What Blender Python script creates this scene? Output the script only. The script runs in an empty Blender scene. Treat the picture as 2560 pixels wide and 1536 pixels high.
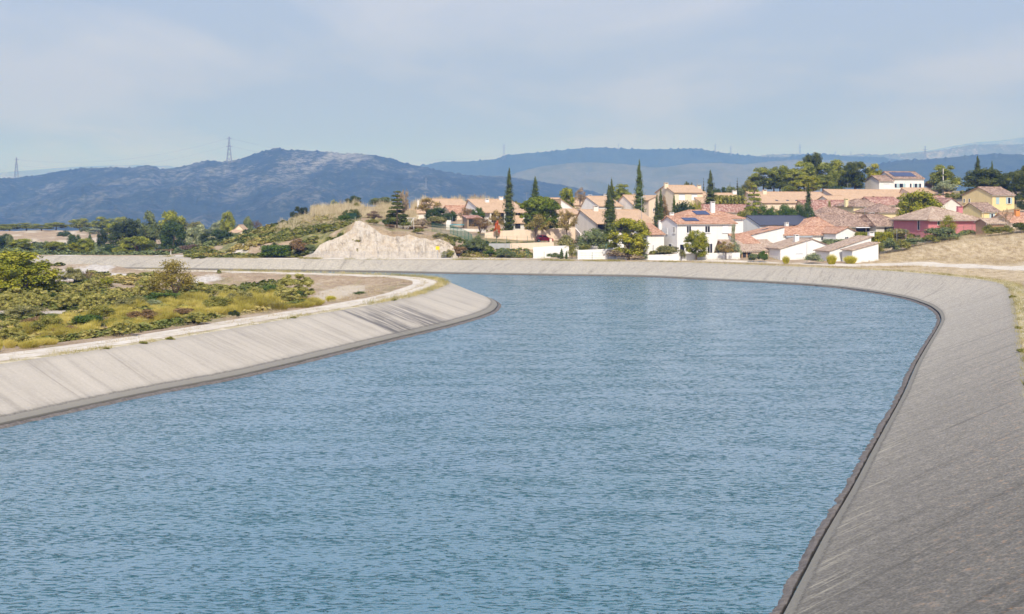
import bpy, math, random
import numpy as np
from mathutils import Vector
R = math.radians
scene = bpy.context.scene
col = scene.collection

# ------------------------------------------------------------------ camera, sky, sun, exposure
F, HY, HC = 3600.0, 520.0, 12.3            # focal length in photo pixels, horizon row, eye height over the water
cam_data = bpy.data.cameras.new("camera")
cam = bpy.data.objects.new("camera", cam_data); col.objects.link(cam)
cam.location = (0, 0, HC); cam.rotation_euler = (R(90), 0, 0)
cam_data.sensor_width = 36.0
cam_data.lens = 36.0 * F / 2560.0
cam_data.shift_y = -(768.0 - HY) / 2560.0
cam_data.clip_start = 0.5; cam_data.clip_end = 60000
scene.camera = cam

SUN_AZ, SUN_EL = R(176), R(42)             # clockwise from the viewing direction (+Y)
sd = Vector((math.sin(SUN_AZ) * math.cos(SUN_EL), math.cos(SUN_AZ) * math.cos(SUN_EL), math.sin(SUN_EL)))
sun_l = bpy.data.lights.new("sun", 'SUN'); sun_l.energy = 4.5; sun_l.angle = R(0.6); sun_l.color = (1.0, 0.945, 0.86)
sun = bpy.data.objects.new("sun", sun_l); col.objects.link(sun)
sun.rotation_euler = sd.to_track_quat('Z', 'Y').to_euler(); sun.location = (0, 0, 300)

world = bpy.data.worlds.new("World"); scene.world = world; world.use_nodes = True
wt = world.node_tree; wt.nodes.clear()
def wn(t, **k):
    n = wt.nodes.new(t)
    for a, b in k.items(): setattr(n, a, b)
    return n
w_out = wn('ShaderNodeOutputWorld'); w_bg = wn('ShaderNodeBackground'); w_bg.inputs[1].default_value = 0.14
w_sky = wn('ShaderNodeTexSky', sky_type='NISHITA', sun_disc=False, sun_elevation=SUN_EL, sun_rotation=SUN_AZ)
w_sky.dust_density = 2.0; w_sky.air_density = 1.2
w_tc = wn('ShaderNodeTexCoord'); w_sep = wn('ShaderNodeSeparateXYZ'); w_com = wn('ShaderNodeCombineXYZ')
w_add = wn('ShaderNodeMath', operation='ADD'); w_add.inputs[1].default_value = 0.10
w_dx = wn('ShaderNodeMath', operation='DIVIDE'); w_dy = wn('ShaderNodeMath', operation='DIVIDE')
w_map = wn('ShaderNodeMapping'); w_map.inputs['Scale'].default_value = (0.9, 0.55, 1.0); w_map.inputs['Location'].default_value = (3.1, 0.2, 0)
w_no = wn('ShaderNodeTexNoise'); w_no.inputs['Scale'].default_value = 1.0; w_no.inputs['Detail'].default_value = 9; w_no.inputs['Roughness'].default_value = 0.55; w_no.inputs['Distortion'].default_value = 0.4
w_cr = wn('ShaderNodeValToRGB')
w_cr.color_ramp.elements[0].position = 0.42; w_cr.color_ramp.elements[0].color = (2.8, 3.35, 5.2, 1)
w_cr.color_ramp.elements[1].position = 0.60; w_cr.color_ramp.elements[1].color = (3.9, 4.2, 5.75, 1)
w_mix = wn('ShaderNodeMix', data_type='RGBA'); w_mix.inputs[0].default_value = 0.86
L = wt.links.new
L(w_tc.outputs['Generated'], w_sep.inputs[0]); L(w_sep.outputs['Z'], w_add.inputs[0])
L(w_sep.outputs['X'], w_dx.inputs[0]); L(w_add.outputs[0], w_dx.inputs[1]); L(w_sep.outputs['Y'], w_dy.inputs[0]); L(w_add.outputs[0], w_dy.inputs[1])
L(w_dx.outputs[0], w_com.inputs[0]); L(w_dy.outputs[0], w_com.inputs[1]); L(w_com.outputs[0], w_map.inputs[0]); L(w_map.outputs[0], w_no.inputs['Vector'])
L(w_no.outputs[0], w_cr.inputs[0]); L(w_sky.outputs[0], w_mix.inputs[6]); L(w_cr.outputs[0], w_mix.inputs[7]); w_up = wn('ShaderNodeMapRange'); w_up.inputs['From Min'].default_value = 0.1; w_up.inputs['From Max'].default_value = 0.7; w_up.inputs['To Min'].default_value = 1.0; w_up.inputs['To Max'].default_value = 1.55
w_br = wn('ShaderNodeVectorMath', operation='SCALE'); L(w_sep.outputs['Z'], w_up.inputs['Value']); L(w_mix.outputs[2], w_br.inputs[0]); L(w_up.outputs[0], w_br.inputs['Scale'])
w_lo = wn('ShaderNodeMapRange'); w_lo.inputs['From Min'].default_value = 0.0; w_lo.inputs['From Max'].default_value = 0.11; w_lo.inputs['To Min'].default_value = 1.0; w_lo.inputs['To Max'].default_value = 0.0
w_ml = wn('ShaderNodeMix', data_type='RGBA', blend_type='MULTIPLY'); w_ml.inputs[7].default_value = (0.70, 0.75, 1.0, 1)
L(w_sep.outputs['Z'], w_lo.inputs['Value']); L(w_lo.outputs[0], w_ml.inputs[0]); L(w_br.outputs[0], w_ml.inputs[6]); L(w_ml.outputs[2], w_bg.inputs[0]); L(w_bg.outputs[0], w_out.inputs[0])

vs = scene.view_settings; vs.view_transform = 'Standard'; vs.look = 'None'; vs.exposure = 0.0; vs.gamma = 1.0
scene.render.engine = 'CYCLES'
cy = scene.cycles
cy.use_denoising = True
cy.max_bounces = 5; cy.diffuse_bounces = 2; cy.glossy_bounces = 2; cy.transmission_bounces = 3; cy.transparent_max_bounces = 8; cy.volume_bounces = 0
cy.caustics_reflective = False; cy.caustics_refractive = False

# ------------------------------------------------------------------ helpers
def P(px, py, D): return Vector(((px - 1280.0) / F * D, D, HC - (py - HY) * D / F))
def PX(px, D): return (px - 1280.0) / F * D
def ZY(py, D): return HC - (py - HY) * D / F
def tag(o, label=None, cat=None, group=None, kind=None):
    if label: o['label'] = label
    if cat: o['category'] = cat
    if group: o['group'] = group
    if kind: o['kind'] = kind
    return o
class MB:
    """collects faces, with a material index per face, for one mesh object"""
    def __init__(s): s.v = []; s.f = []; s.m = []
    def face(s, pts, mi=0):
        b = len(s.v); s.v += [tuple(p) for p in pts]; s.f.append(tuple(range(b, b + len(pts)))); s.m.append(mi)
    def box(s, x0, y0, z0, x1, y1, z1, mi=0):
        b = len(s.v)
        s.v += [(x0,y0,z0),(x1,y0,z0),(x1,y1,z0),(x0,y1,z0),(x0,y0,z1),(x1,y0,z1),(x1,y1,z1),(x0,y1,z1)]
        for q in ((0,3,2,1),(4,5,6,7),(0,1,5,4),(1,2,6,5),(2,3,7,6),(3,0,4,7)):
            s.f.append(tuple(b + i for i in q)); s.m.append(mi)
    def prism(s, top, th, mi=0):
        """planar polygon 'top' extruded straight down by th"""
        n = len(top); b = len(s.v)
        s.v += [tuple(p) for p in top] + [(p[0], p[1], p[2] - th) for p in top]
        s.f.append(tuple(b + i for i in range(n))); s.m.append(mi)
        s.f.append(tuple(b + n + i for i in reversed(range(n)))); s.m.append(mi)
        for i in range(n):
            j = (i + 1) % n
            s.f.append((b + i, b + n + i, b + n + j, b + j)); s.m.append(mi)
    def tube(s, p, q, r0, r1=None, n=6, mi=0):
        r1 = r0 if r1 is None else r1
        p = Vector(p); q = Vector(q); d = (q - p)
        if d.length < 1e-6: return
        d.normalize(); a = d.orthogonal().normalized(); c = d.cross(a); b = len(s.v)
        for k in range(n):
            t = 2 * math.pi * k / n; e = a * math.cos(t) + c * math.sin(t)
            s.v.append(tuple(p + e * r0)); s.v.append(tuple(q + e * r1))
        for k in range(n):
            j = (k + 1) % n
            s.f.append((b + 2*k, b + 2*j, b + 2*j + 1, b + 2*k + 1)); s.m.append(mi)
        s.f.append(tuple(b + 2*k for k in reversed(range(n)))); s.m.append(mi)
        s.f.append(tuple(b + 2*k + 1 for k in range(n))); s.m.append(mi)
    def build(s, name, mats, parent=None, loc=None, rz=None, smooth=False):
        me = bpy.data.meshes.new(name); me.from_pydata(s.v, [], s.f)
        for m in (mats if isinstance(mats, (list, tuple)) else [mats]): me.materials.append(m)
        me.polygons.foreach_set('material_index', s.m)
        if smooth: me.polygons.foreach_set('use_smooth', [True] * len(s.f))
        me.update()
        return link(name, me, parent, loc, rz)
def link(name, me, parent=None, loc=None, rz=None):
    o = bpy.data.objects.new(name, me); col.objects.link(o)
    if parent: o.parent = parent
    if loc is not None: o.location = loc
    if rz is not None: o.rotation_euler = (0, 0, rz)
    return o
def empty(name, loc, rz=0, scale=None):
    o = bpy.data.objects.new(name, None); col.objects.link(o); o.location = loc; o.rotation_euler = (0, 0, rz)
    o.empty_display_size = 0.3
    if scale: o.scale = scale
    return o
def arrmesh(name, verts, faces, mats, smooth=True):
    """verts (n,3) array, faces (m,4) array"""
    verts = np.asarray(verts, np.float32); faces = np.asarray(faces, np.int32)
    me = bpy.data.meshes.new(name); k = faces.shape[1]
    me.vertices.add(len(verts)); me.vertices.foreach_set('co', verts.ravel())
    me.loops.add(faces.size); me.loops.foreach_set('vertex_index', faces.ravel())
    me.polygons.add(len(faces)); me.polygons.foreach_set('loop_start', np.arange(0, faces.size, k, dtype=np.int32))
    me.polygons.foreach_set('use_smooth', np.full(len(faces), smooth))
    for m in (mats if isinstance(mats, (list, tuple)) else [mats]): me.materials.append(m)
    me.update(calc_edges=True); me.validate()
    return me
def gridfaces(nr, nc):
    i = np.arange(nr - 1)[:, None] * nc + np.arange(nc - 1)[None, :]
    return np.stack([i, i + 1, i + nc + 1, i + nc], -1).reshape(-1, 4)
# numpy value noise
_rng = np.random.default_rng(7); _T = _rng.random((256, 256))
def vnoise(x, y):
    x = np.asarray(x, float); y = np.asarray(y, float)
    xi = np.floor(x).astype(int); yi = np.floor(y).astype(int); fx = x - xi; fy = y - yi
    fx = fx * fx * (3 - 2 * fx); fy = fy * fy * (3 - 2 * fy)
    a = _T[yi & 255, xi & 255]; b = _T[yi & 255, (xi + 1) & 255]; c = _T[(yi + 1) & 255, xi & 255]; d = _T[(yi + 1) & 255, (xi + 1) & 255]
    return (a * (1 - fx) + b * fx) * (1 - fy) + (c * (1 - fx) + d * fx) * fy
def fbm(x, y, o=5, g=0.5):
    s = 0; a = 1; t = 0
    for k in range(o):
        s = s + a * (vnoise(x * 2**k + 17.3 * k, y * 2**k + 9.1 * k) - 0.5); t += a; a *= g
    return s / t * 2
def sstep(a, b, x):
    t = np.clip((np.asarray(x, float) - a) / (b - a), 0, 1); return t * t * (3 - 2 * t)

# ------------------------------------------------------------------ materials
class NG:
    def __init__(s, name):
        s.m = bpy.data.materials.new(name); s.m.use_nodes = True; s.t = s.m.node_tree; s.t.nodes.clear()
        s.out = s.n('ShaderNodeOutputMaterial'); s.b = s.n('ShaderNodeBsdfPrincipled'); s.l(s.b.outputs[0], s.out.inputs[0])
        s.b.inputs['Roughness'].default_value = 0.9; s.b.inputs['Specular IOR Level'].default_value = 0.25
    def n(s, t, **k):
        x = s.t.nodes.new(t)
        for a, b in k.items(): setattr(x, a, b)
        return x
    def l(s, a, b): s.t.links.new(a, b)
    def put(s, sock, v):
        if hasattr(v, 'is_linked') or isinstance(v, bpy.types.NodeSocket): s.l(v, sock)
        elif isinstance(v, (int, float)): sock.default_value = v
        else: sock.default_value = tuple(v) + ((1,) if len(v) == 3 and len(sock.default_value) == 4 else ())
    def coord(s, kind='Object', scale=(1, 1, 1), rot=(0, 0, 0)):
        if kind == 'World': o = s.n('ShaderNodeNewGeometry').outputs['Position']
        else: o = s.n('ShaderNodeTexCoord').outputs[kind]
        m = s.n('ShaderNodeMapping'); m.inputs['Scale'].default_value = scale; m.inputs['Rotation'].default_value = rot
        s.l(o, m.inputs[0]); return m.outputs[0]
    def noise(s, vec, scale, detail=4, rough=0.55, dist=0.0):
        x = s.n('ShaderNodeTexNoise'); s.l(vec, x.inputs['Vector']); x.inputs['Scale'].default_value = scale
        x.inputs['Detail'].default_value = detail; x.inputs['Roughness'].default_value = rough; x.inputs['Distortion'].default_value = dist
        return x.outputs[0]
    def voro(s, vec, scale, out=0, feat='F1'):
        x = s.n('ShaderNodeTexVoronoi', feature=feat); s.l(vec, x.inputs['Vector']); x.inputs['Scale'].default_value = scale
        return x.outputs[out]
    def wave(s, vec, scale, dirn='X', dist=0.0, prof='SIN'):
        x = s.n('ShaderNodeTexWave', wave_type='BANDS', bands_direction=dirn, wave_profile=prof); s.l(vec, x.inputs['Vector'])
        x.inputs['Scale'].default_value = scale; x.inputs['Distortion'].default_value = dist; return x.outputs['Fac']
    def ramp(s, fac, pts):
        x = s.n('ShaderNodeValToRGB'); s.l(fac, x.inputs[0]); e = x.color_ramp.elements
        while len(e) > len(pts): e.remove(e[-1])
        while len(e) < len(pts): e.new(0.5)
        for k, (p, c) in enumerate(pts):
            e[k].position = p; e[k].color = (c, c, c, 1) if isinstance(c, (int, float)) else tuple(c) + (1,)
        return x.outputs[0]
    def mix(s, f, a, b, mode='MIX'):
        x = s.n('ShaderNodeMix', data_type='RGBA', blend_type=mode); s.put(x.inputs[0], f); s.put(x.inputs[6], a); s.put(x.inputs[7], b)
        return x.outputs[2]
    def math(s, op, a, b=0.0, clamp=False):
        x = s.n('ShaderNodeMath', operation=op, use_clamp=clamp); s.put(x.inputs[0], a); s.put(x.inputs[1], b); return x.outputs[0]
    def bump(s, h, strength=0.3, dist=0.05):
        x = s.n('ShaderNodeBump'); s.l(h, x.inputs['Height']); x.inputs['Strength'].default_value = strength; x.inputs['Distance'].default_value = dist
        s.l(x.outputs[0], s.b.inputs['Normal'])
    def attr(s, name):
        return s.n('ShaderNodeAttribute', attribute_name=name)
    def color(s, c): s.put(s.b.inputs['Base Color'], c)
def plain(name, c, rough=0.8, var=0.12, scale=0.6, metal=0.0, spec=0.25, kind='Object'):
    g = NG(name); v = g.coord(kind)
    a = g.noise(v, scale, 5); b = g.noise(v, scale * 9, 3)
    f = g.mix(0.4, a, b)
    lo = tuple(x * (1 - var) for x in c); hi = tuple(min(1, x * (1 + var)) for x in c)
    g.color(g.ramp(f, [(0.3, lo), (0.7, hi)])); g.b.inputs['Roughness'].default_value = rough
    g.b.inputs['Metallic'].default_value = metal; g.b.inputs['Specular IOR Level'].default_value = spec
    return g.m
def render_wall(name, c, stain=(0.55, 0.5, 0.44), amt=0.35):
    """painted render with faint weather streaks"""
    g = NG(name); v = g.coord('Object')
    a = g.noise(v, 0.5, 5); st = g.noise(g.coord('Object', (1.5, 1.5, 0.12)), 1.3, 5, 0.65)
    base = g.ramp(a, [(0.3, tuple(x * 0.93 for x in c)), (0.7, c)])
    f = g.math('MULTIPLY', g.ramp(st, [(0.5, 0.0), (0.75, 1.0)]), amt)
    g.color(g.mix(f, base, tuple(x * y for x, y in zip(c, stain))))
    g.bump(g.noise(v, 25, 2), 0.15, 0.01)
    return g.m
def tiles(name, ca, cb, cc, axis='X', mott=0.5):
    """canal tiles: ribs down the slope, courses across, old and new tiles mixed"""
    g = NG(name); v = g.coord('Object')
    rib = g.wave(v, 1.05, axis)
    course = g.wave(v, 0.85, 'Y' if axis == 'X' else 'X', 0.6)
    cell = g.voro(g.coord('Object', (4.0, 2.6, 2.6) if axis == 'X' else (2.6, 4.0, 2.6)), 1.0, 'Color')
    big = g.noise(v, 0.35, 5, 0.6); n2 = g.noise(v, 2.2, 4, 0.6)
    sepv = g.n('ShaderNodeSeparateColor'); g.l(cell, sepv.inputs[0])
    f = g.math('ADD', g.math('MULTIPLY', sepv.outputs[0], mott), g.math('MULTIPLY', n2, 1 - mott))
    c = g.ramp(f, [(0.12, ca), (0.5, cb), (0.88, cc)])
    c = g.mix(g.ramp(big, [(0.5, 0.0), (0.72, 0.5)]), c, tuple(x * 0.72 for x in cb))
    c = g.mix(g.ramp(rib, [(0.0, 0.45), (0.35, 0.0)]), c, tuple(x * 0.45 for x in ca))
    c = g.mix(g.ramp(course, [(0.0, 0.22), (0.2, 0.0)]), c, tuple(x * 0.5 for x in ca))
    g.color(c); g.bump(rib, 0.6, 0.08); g.b.inputs['Roughness'].default_value = 0.85
    return g.m
def foliage(name, ca, cb, cc, transl=0.2, sc=3.6, sp=0.66):
    """leaf colours vary from leaf to leaf and from bough to bough"""
    lift = lambda c: (min(.8, c[0] * 1.5), min(.8, c[1] * 1.38), c[2] * 0.95)
    if sc > 1: ca, cb, cc = lift(ca), lift(cb), lift(cc)
    g = NG(name); geo = g.n('ShaderNodeNewGeometry')
    oi = g.n('ShaderNodeObjectInfo')
    v = g.coord('Object'); big = g.noise(v, sc, 3, 0.6)
    f = g.math('ADD', g.math('MULTIPLY', geo.outputs['Random Per Island'], 1.05 - sp), g.math('MULTIPLY', g.ramp(big, [(0.3, 0.0), (0.7, 1.0)]), sp))
    f = g.math('ADD', f, g.math('MULTIPLY', g.math('SUBTRACT', oi.outputs['Random'], 0.5), 0.12))
    c = g.ramp(f, [(0.2, ca), (0.52, cb), (0.85, cc)])
    g.color(c); g.b.inputs['Roughness'].default_value = 0.75; g.b.inputs['Specular IOR Level'].default_value = 0.2
    tr = g.n('ShaderNodeBsdfTranslucent'); g.l(c, tr.inputs[0])
    ms = g.n('ShaderNodeMixShader'); ms.inputs[0].default_value = transl
    g.l(g.b.outputs[0], ms.inputs[1]); g.l(tr.outputs[0], ms.inputs[2]); g.l(ms.outputs[0], g.out.inputs[0])
    return g.m

M = {}
M['white'] = render_wall('white_render', (0.80, 0.78, 0.75), amt=0.2)
M['white_old'] = render_wall('aged_white_render', (0.70, 0.66, 0.60), amt=0.35)
M['cream'] = render_wall('cream_render', (0.80, 0.67, 0.50), amt=0.25)
M['beige'] = render_wall('beige_render', (0.80, 0.73, 0.65), amt=0.3)
M['pinkbeige'] = render_wall('pinkish_render', (0.76, 0.61, 0.47), amt=0.3)
M['yellow'] = render_wall('yellow_render', (0.80, 0.64, 0.33), amt=0.25)
M['paleyellow'] = render_wall('pale_yellow_render', (0.74, 0.63, 0.38), amt=0.25)
M['pink'] = render_wall('raspberry_render', (0.60, 0.22, 0.235), amt=0.25)
M['brown'] = render_wall('ochre_brown_render', (0.42, 0.27, 0.17), amt=0.3)
M['grey'] = render_wall('grey_block', (0.42, 0.42, 0.42), amt=0.4)
for ax in 'XY':
    M['salmon' + ax] = tiles('salmon_roof_tiles_' + ax, (0.46, 0.30, 0.185), (0.57, 0.39, 0.25), (0.66, 0.48, 0.33), ax, 0.35)
    M['red' + ax] = tiles('red_roof_tiles_' + ax, (0.33, 0.165, 0.10), (0.50, 0.275, 0.175), (0.66, 0.45, 0.32), ax, 0.7)
    M['brown' + ax] = tiles('aged_roof_tiles_' + ax, (0.17, 0.11, 0.08), (0.34, 0.225, 0.165), (0.54, 0.40, 0.31), ax, 0.75)
    M['mott' + ax] = tiles('mottled_roof_tiles_' + ax, (0.24, 0.10, 0.08), (0.40, 0.20, 0.14), (0.62, 0.45, 0.36), ax, 0.85)
    M['tan' + ax] = tiles('lichened_roof_tiles_' + ax, (0.28, 0.19, 0.13), (0.47, 0.34, 0.25), (0.62, 0.50, 0.38), ax, 0.7)
M['slate'] = plain('slate_grey_roof', (0.055, 0.06, 0.085), 0.55, 0.2, 1.2, spec=0.4)
M['glass'] = plain('dark_window_glass', (0.018, 0.02, 0.028), 0.12, 0.3, 1.0, spec=0.5)
M['frame'] = plain('white_window_frame', (0.78, 0.78, 0.78), 0.5, 0.04)
M['shutter_white'] = plain('white_shutter', (0.76, 0.77, 0.80), 0.6, 0.04)
M['shutter_blue'] = plain('pale_blue_shutter', (0.38, 0.52, 0.56), 0.6, 0.08)
M['shutter_deep'] = plain('deep_blue_shutter', (0.05, 0.08, 0.42), 0.6, 0.08)
M['solar'] = plain('solar_cells', (0.02, 0.035, 0.10), 0.25, 0.15, 3.0, spec=0.5)
M['metal'] = plain('galvanised_steel', (0.45, 0.46, 0.48), 0.45, 0.12, 2.0, metal=0.6)
M['pylon'] = plain('pylon_steel', (0.30, 0.31, 0.33), 0.6, 0.1, 1.0)
M['green_paint'] = plain('green_fence_paint', (0.03, 0.14, 0.10), 0.5, 0.15, 2.0)
M['wood'] = plain('weathered_wood', (0.35, 0.26, 0.18), 0.85, 0.25, 3.0)
M['dark'] = plain('shade_and_soot_dark', (0.03, 0.028, 0.026), 0.8, 0.2)  # painted shade inside porch and door openings, and soot in chimney flues
M['bark'] = plain('bark', (0.14, 0.10, 0.075), 0.9, 0.3, 6.0)
M['palebark'] = plain('pale_bark', (0.36, 0.31, 0.26), 0.9, 0.25, 6.0)
M['signyellow'] = plain('yellow_sign_paint', (0.80, 0.56, 0.03), 0.5, 0.06)
M['carred'] = plain('dark_red_car_paint', (0.30, 0.012, 0.022), 0.22, 0.05, spec=0.6)
M['rubber'] = plain('rubber', (0.02, 0.02, 0.02), 0.8, 0.1)
M['orange'] = plain('orange_canvas', (0.60, 0.26, 0.08), 0.8, 0.1)
M['teal'] = plain('turquoise_padding', (0.12, 0.48, 0.58), 0.6, 0.1)
M['greyshade'] = plain('grey_awning', (0.36, 0.40, 0.44), 0.7, 0.1)
G = {}
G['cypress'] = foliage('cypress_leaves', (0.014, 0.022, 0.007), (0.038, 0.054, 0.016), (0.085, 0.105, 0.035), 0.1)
G['cypress_green'] = foliage('green_cypress_leaves', (0.02, 0.034, 0.011), (0.052, 0.078, 0.024), (0.10, 0.135, 0.04), 0.1)  # lighter, greener cypress leaf colour
G['pine'] = foliage('bright_pine_needles', (0.06, 0.085, 0.010), (0.165, 0.185, 0.020), (0.33, 0.32, 0.05))
G['umbrella'] = foliage('stone_pine_needles', (0.030, 0.050, 0.010), (0.078, 0.115, 0.017), (0.165, 0.205, 0.034))
G['grove'] = foliage('grove_pine_needles', (0.06, 0.09, 0.02), (0.155, 0.185, 0.04), (0.31, 0.33, 0.075))
G['darkpine'] = foliage('dark_pine_needles', (0.02, 0.035, 0.010), (0.055, 0.075, 0.018), (0.12, 0.14, 0.04))
G['oak'] = foliage('holm_oak_leaves', (0.015, 0.032, 0.014), (0.036, 0.065, 0.026), (0.075, 0.115, 0.045), 0.1)
G['blackgreen'] = foliage('black_green_leaves', (0.012, 0.022, 0.012), (0.028, 0.045, 0.022), (0.06, 0.08, 0.04), 0.1)
G['laurel'] = foliage('laurel_leaves', (0.02, 0.045, 0.010), (0.05, 0.095, 0.02), (0.11, 0.16, 0.04))
G['olive'] = foliage('olive_leaves', (0.07, 0.08, 0.035), (0.17, 0.175, 0.085), (0.32, 0.31, 0.18))
G['silver'] = foliage('silver_leaves', (0.08, 0.11, 0.08), (0.19, 0.23, 0.17), (0.36, 0.40, 0.32))
G['sage'] = foliage('grey_green_leaves', (0.05, 0.075, 0.04), (0.11, 0.145, 0.08), (0.20, 0.24, 0.14))
G['pistachio'] = foliage('cauliflower_shrub_leaves', (0.10, 0.11, 0.035), (0.24, 0.245, 0.09), (0.44, 0.42, 0.20))
G['autumn'] = foliage('autumn_leaves', (0.10, 0.085, 0.04), (0.20, 0.16, 0.07), (0.32, 0.25, 0.12))
G['golden'] = foliage('golden_shrub_leaves', (0.10, 0.085, 0.025), (0.19, 0.165, 0.045), (0.30, 0.25, 0.08))
G['autumn_green'] = foliage('turning_leaves', (0.08, 0.08, 0.035), (0.16, 0.145, 0.06), (0.28, 0.225, 0.10))
G['rust'] = foliage('rusty_leaves', (0.09, 0.065, 0.04), (0.16, 0.11, 0.07), (0.25, 0.175, 0.11))
G['red_leaf'] = foliage('red_creeper_leaves', (0.30, 0.04, 0.03), (0.45, 0.10, 0.05), (0.40, 0.28, 0.08))
G['twig'] = foliage('bare_twigs', (0.13, 0.10, 0.085), (0.22, 0.18, 0.155), (0.32, 0.27, 0.24), 0.0)
G['purple'] = foliage('purple_twigs', (0.07, 0.05, 0.05), (0.13, 0.095, 0.095), (0.2, 0.15, 0.14), 0.0)
G['broom'] = foliage('broom_stems', (0.16, 0.13, 0.04), (0.42, 0.36, 0.06), (0.68, 0.56, 0.16), 0.25, 0.22, 0.75)
G['broom1'] = foliage('broom_stems', (0.16, 0.16, 0.02), (0.34, 0.33, 0.035), (0.55, 0.50, 0.08), 0.25)
G['drygrass'] = foliage('dry_grass', (0.30, 0.22, 0.12), (0.48, 0.38, 0.22), (0.68, 0.58, 0.37), 0.25, 0.3, 0.6)
G['reed'] = foliage('dry_reeds', (0.40, 0.31, 0.18), (0.58, 0.48, 0.30), (0.76, 0.67, 0.47), 0.25, 0.4, 0.5)
G['verge'] = foliage('verge_grass', (0.17, 0.16, 0.03), (0.36, 0.31, 0.09), (0.58, 0.48, 0.24), 0.25, 0.3, 0.7)
G['scrub'] = foliage('garrigue_scrub', (0.06, 0.08, 0.02), (0.15, 0.16, 0.045), (0.28, 0.27, 0.09), 0.2)
G['hillscrub'] = foliage('garrigue_hill_scrub', (0.07, 0.10, 0.02), (0.20, 0.21, 0.045), (0.46, 0.36, 0.12), 0.2, 0.13, 0.8)
# ------------------------------------------------------------------ canal curves (world metres)
ZB = 2.15
def topw(pts, z): return [(PX(x, (HC - z) * F / (y - HY)), (HC - z) * F / (y - HY)) for x, y in pts]
LW = topw([(0,1069),(175,1030),(385,985),(600,945),(762,906),(1004,846),(1118,819),(1199,796),(1234,782),(1247,767),(1244,759),(1231,751)], 0)
LW = [(-66, -30), (-40, 46)] + LW + [(-3.6, 197), (-5.8, 207), (-10, 215.5), (-17, 222), (-28, 229), (-46, 238), (-75, 249), (-120, 262), (-210, 282)]
LT = topw([(0,909),(369,854),(600,814),(800,786),(881,774),(995,751),(1069,732),(1111,717),(1126,706),(1109,695),(1052,687),(987,682.5),(922,680.6),(715,676),(560,674),(336,669)], ZB)
LT = [(-70, -30), (-46, 46)] + LT + [(-125, 254), (-210, 273)]
RW = topw([(946,681),(1118,685),(1400,690),(1600,692),(1960,710),(2093,720),(2203,735.5),(2275,750),(2324,768),(2346,785),(2352,805),(2338,831),(2312,873),(2287,916),(2256,989),(2174,1137),(2113,1253),(2062,1332),(1957,1536)], 0)
RW = [(-230, 322), (-130, 302), (-70, 288)] + RW + [(-5, 5), (-16, -30)]
RT = topw([(282,651),(560,650.8),(900,650.5),(1200,650),(1636,652),(1960,656),(2154,663),(2300,671),(2409,683),(2469,695.5),(2506,710),(2520,727),(2528,766),(2537,824),(2547,909),(2557,989)], ZB)
RT = [(-230, 330), (-130, 300)] + RT + [(16.5, 43.5), (2, 3), (-9, -30)]
def resample(pts, step, sm=0.0):
    p = np.array(pts, float); s = np.r_[0, np.cumsum(np.hypot(*np.diff(p, axis=0).T))]
    t = np.arange(0, s[-1], step); q = np.c_[np.interp(t, s, p[:, 0]), np.interp(t, s, p[:, 1])]
    if sm > 0:
        k = int(3 * sm / step); w = np.exp(-0.5 * (np.arange(-k, k + 1) * step / sm) ** 2); w /= w.sum()
        e = np.vstack([q[0] + (q[0] - q[1]) * np.arange(k, 0, -1)[:, None], q, q[-1] + (q[-1] - q[-2]) * np.arange(1, k + 1)[:, None]])
        q = np.c_[np.convolve(e[:, 0], w, 'valid'), np.convolve(e[:, 1], w, 'valid')]
    return q
def normals(q, side):
    t = np.gradient(q, axis=0); t /= np.hypot(*t.T)[:, None]
    return np.c_[-t[:, 1], t[:, 0]] * side
def bank(W, T, side, smw, lo, hi):
    w = resample(W, 0.8, smw); t = resample(T, 0.8, 1.5); n = normals(w, side)
    run = np.array([np.hypot(*(t - a).T).min() for a in w])
    run = np.clip(run, lo, hi); k = np.exp(-0.5 * (np.arange(-12, 13) / 5.0) ** 2); k /= k.sum()
    run = np.convolve(np.r_[[run[0]] * 12, run, [run[-1]] * 12], k, 'valid')
    T2 = w + n * run[:, None]
    for _ in range(25):
        T2[1:-1] = 0.25 * T2[:-2] + 0.5 * T2[1:-1] + 0.25 * T2[2:]
    return w, T2
lw, lt = bank(LW, LT, 1, 2.0, 4.5, 8.0)        # left bank: the outside lies left of the way forward
rw, rt = bank(RW, RT, 1, 3.0, 4.5, 13.0)       # right bank, walked from the far end back to the camera
CH = np.vstack([lt[::4], rt[::4]])              # channel outline
def inside(x, y):
    x = np.asarray(x, float); y = np.asarray(y, float); r = np.zeros(x.shape, bool)
    P0 = CH; P1 = np.roll(CH, -1, axis=0)
    for (ax, ay), (bx, by) in zip(P0, P1):
        if ay == by: continue
        c = ((ay > y) != (by > y)) & (x < (bx - ax) * (y - ay) / (by - ay) + ax); r ^= c
    return r
def cdist(x, y):
    x = np.asarray(x, float).ravel(); y = np.asarray(y, float).ravel(); out = np.full(x.shape, 1e9)
    for c in (lt[::3], rt[::3]):
        A = c[:-1]; B = c[1:]; d = B - A; l2 = (d ** 2).sum(1)
        for i in range(0, len(x), 20000):
            px = x[i:i+20000, None]; py = y[i:i+20000, None]
            t = np.clip(((px - A[:, 0]) * d[:, 0] + (py - A[:, 1]) * d[:, 1]) / l2, 0, 1)
            q = np.hypot(px - A[:, 0] - t * d[:, 0], py - A[:, 1] - t * d[:, 1]).min(1)
            out[i:i+20000] = np.minimum(out[i:i+20000], q)
    return out

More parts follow.
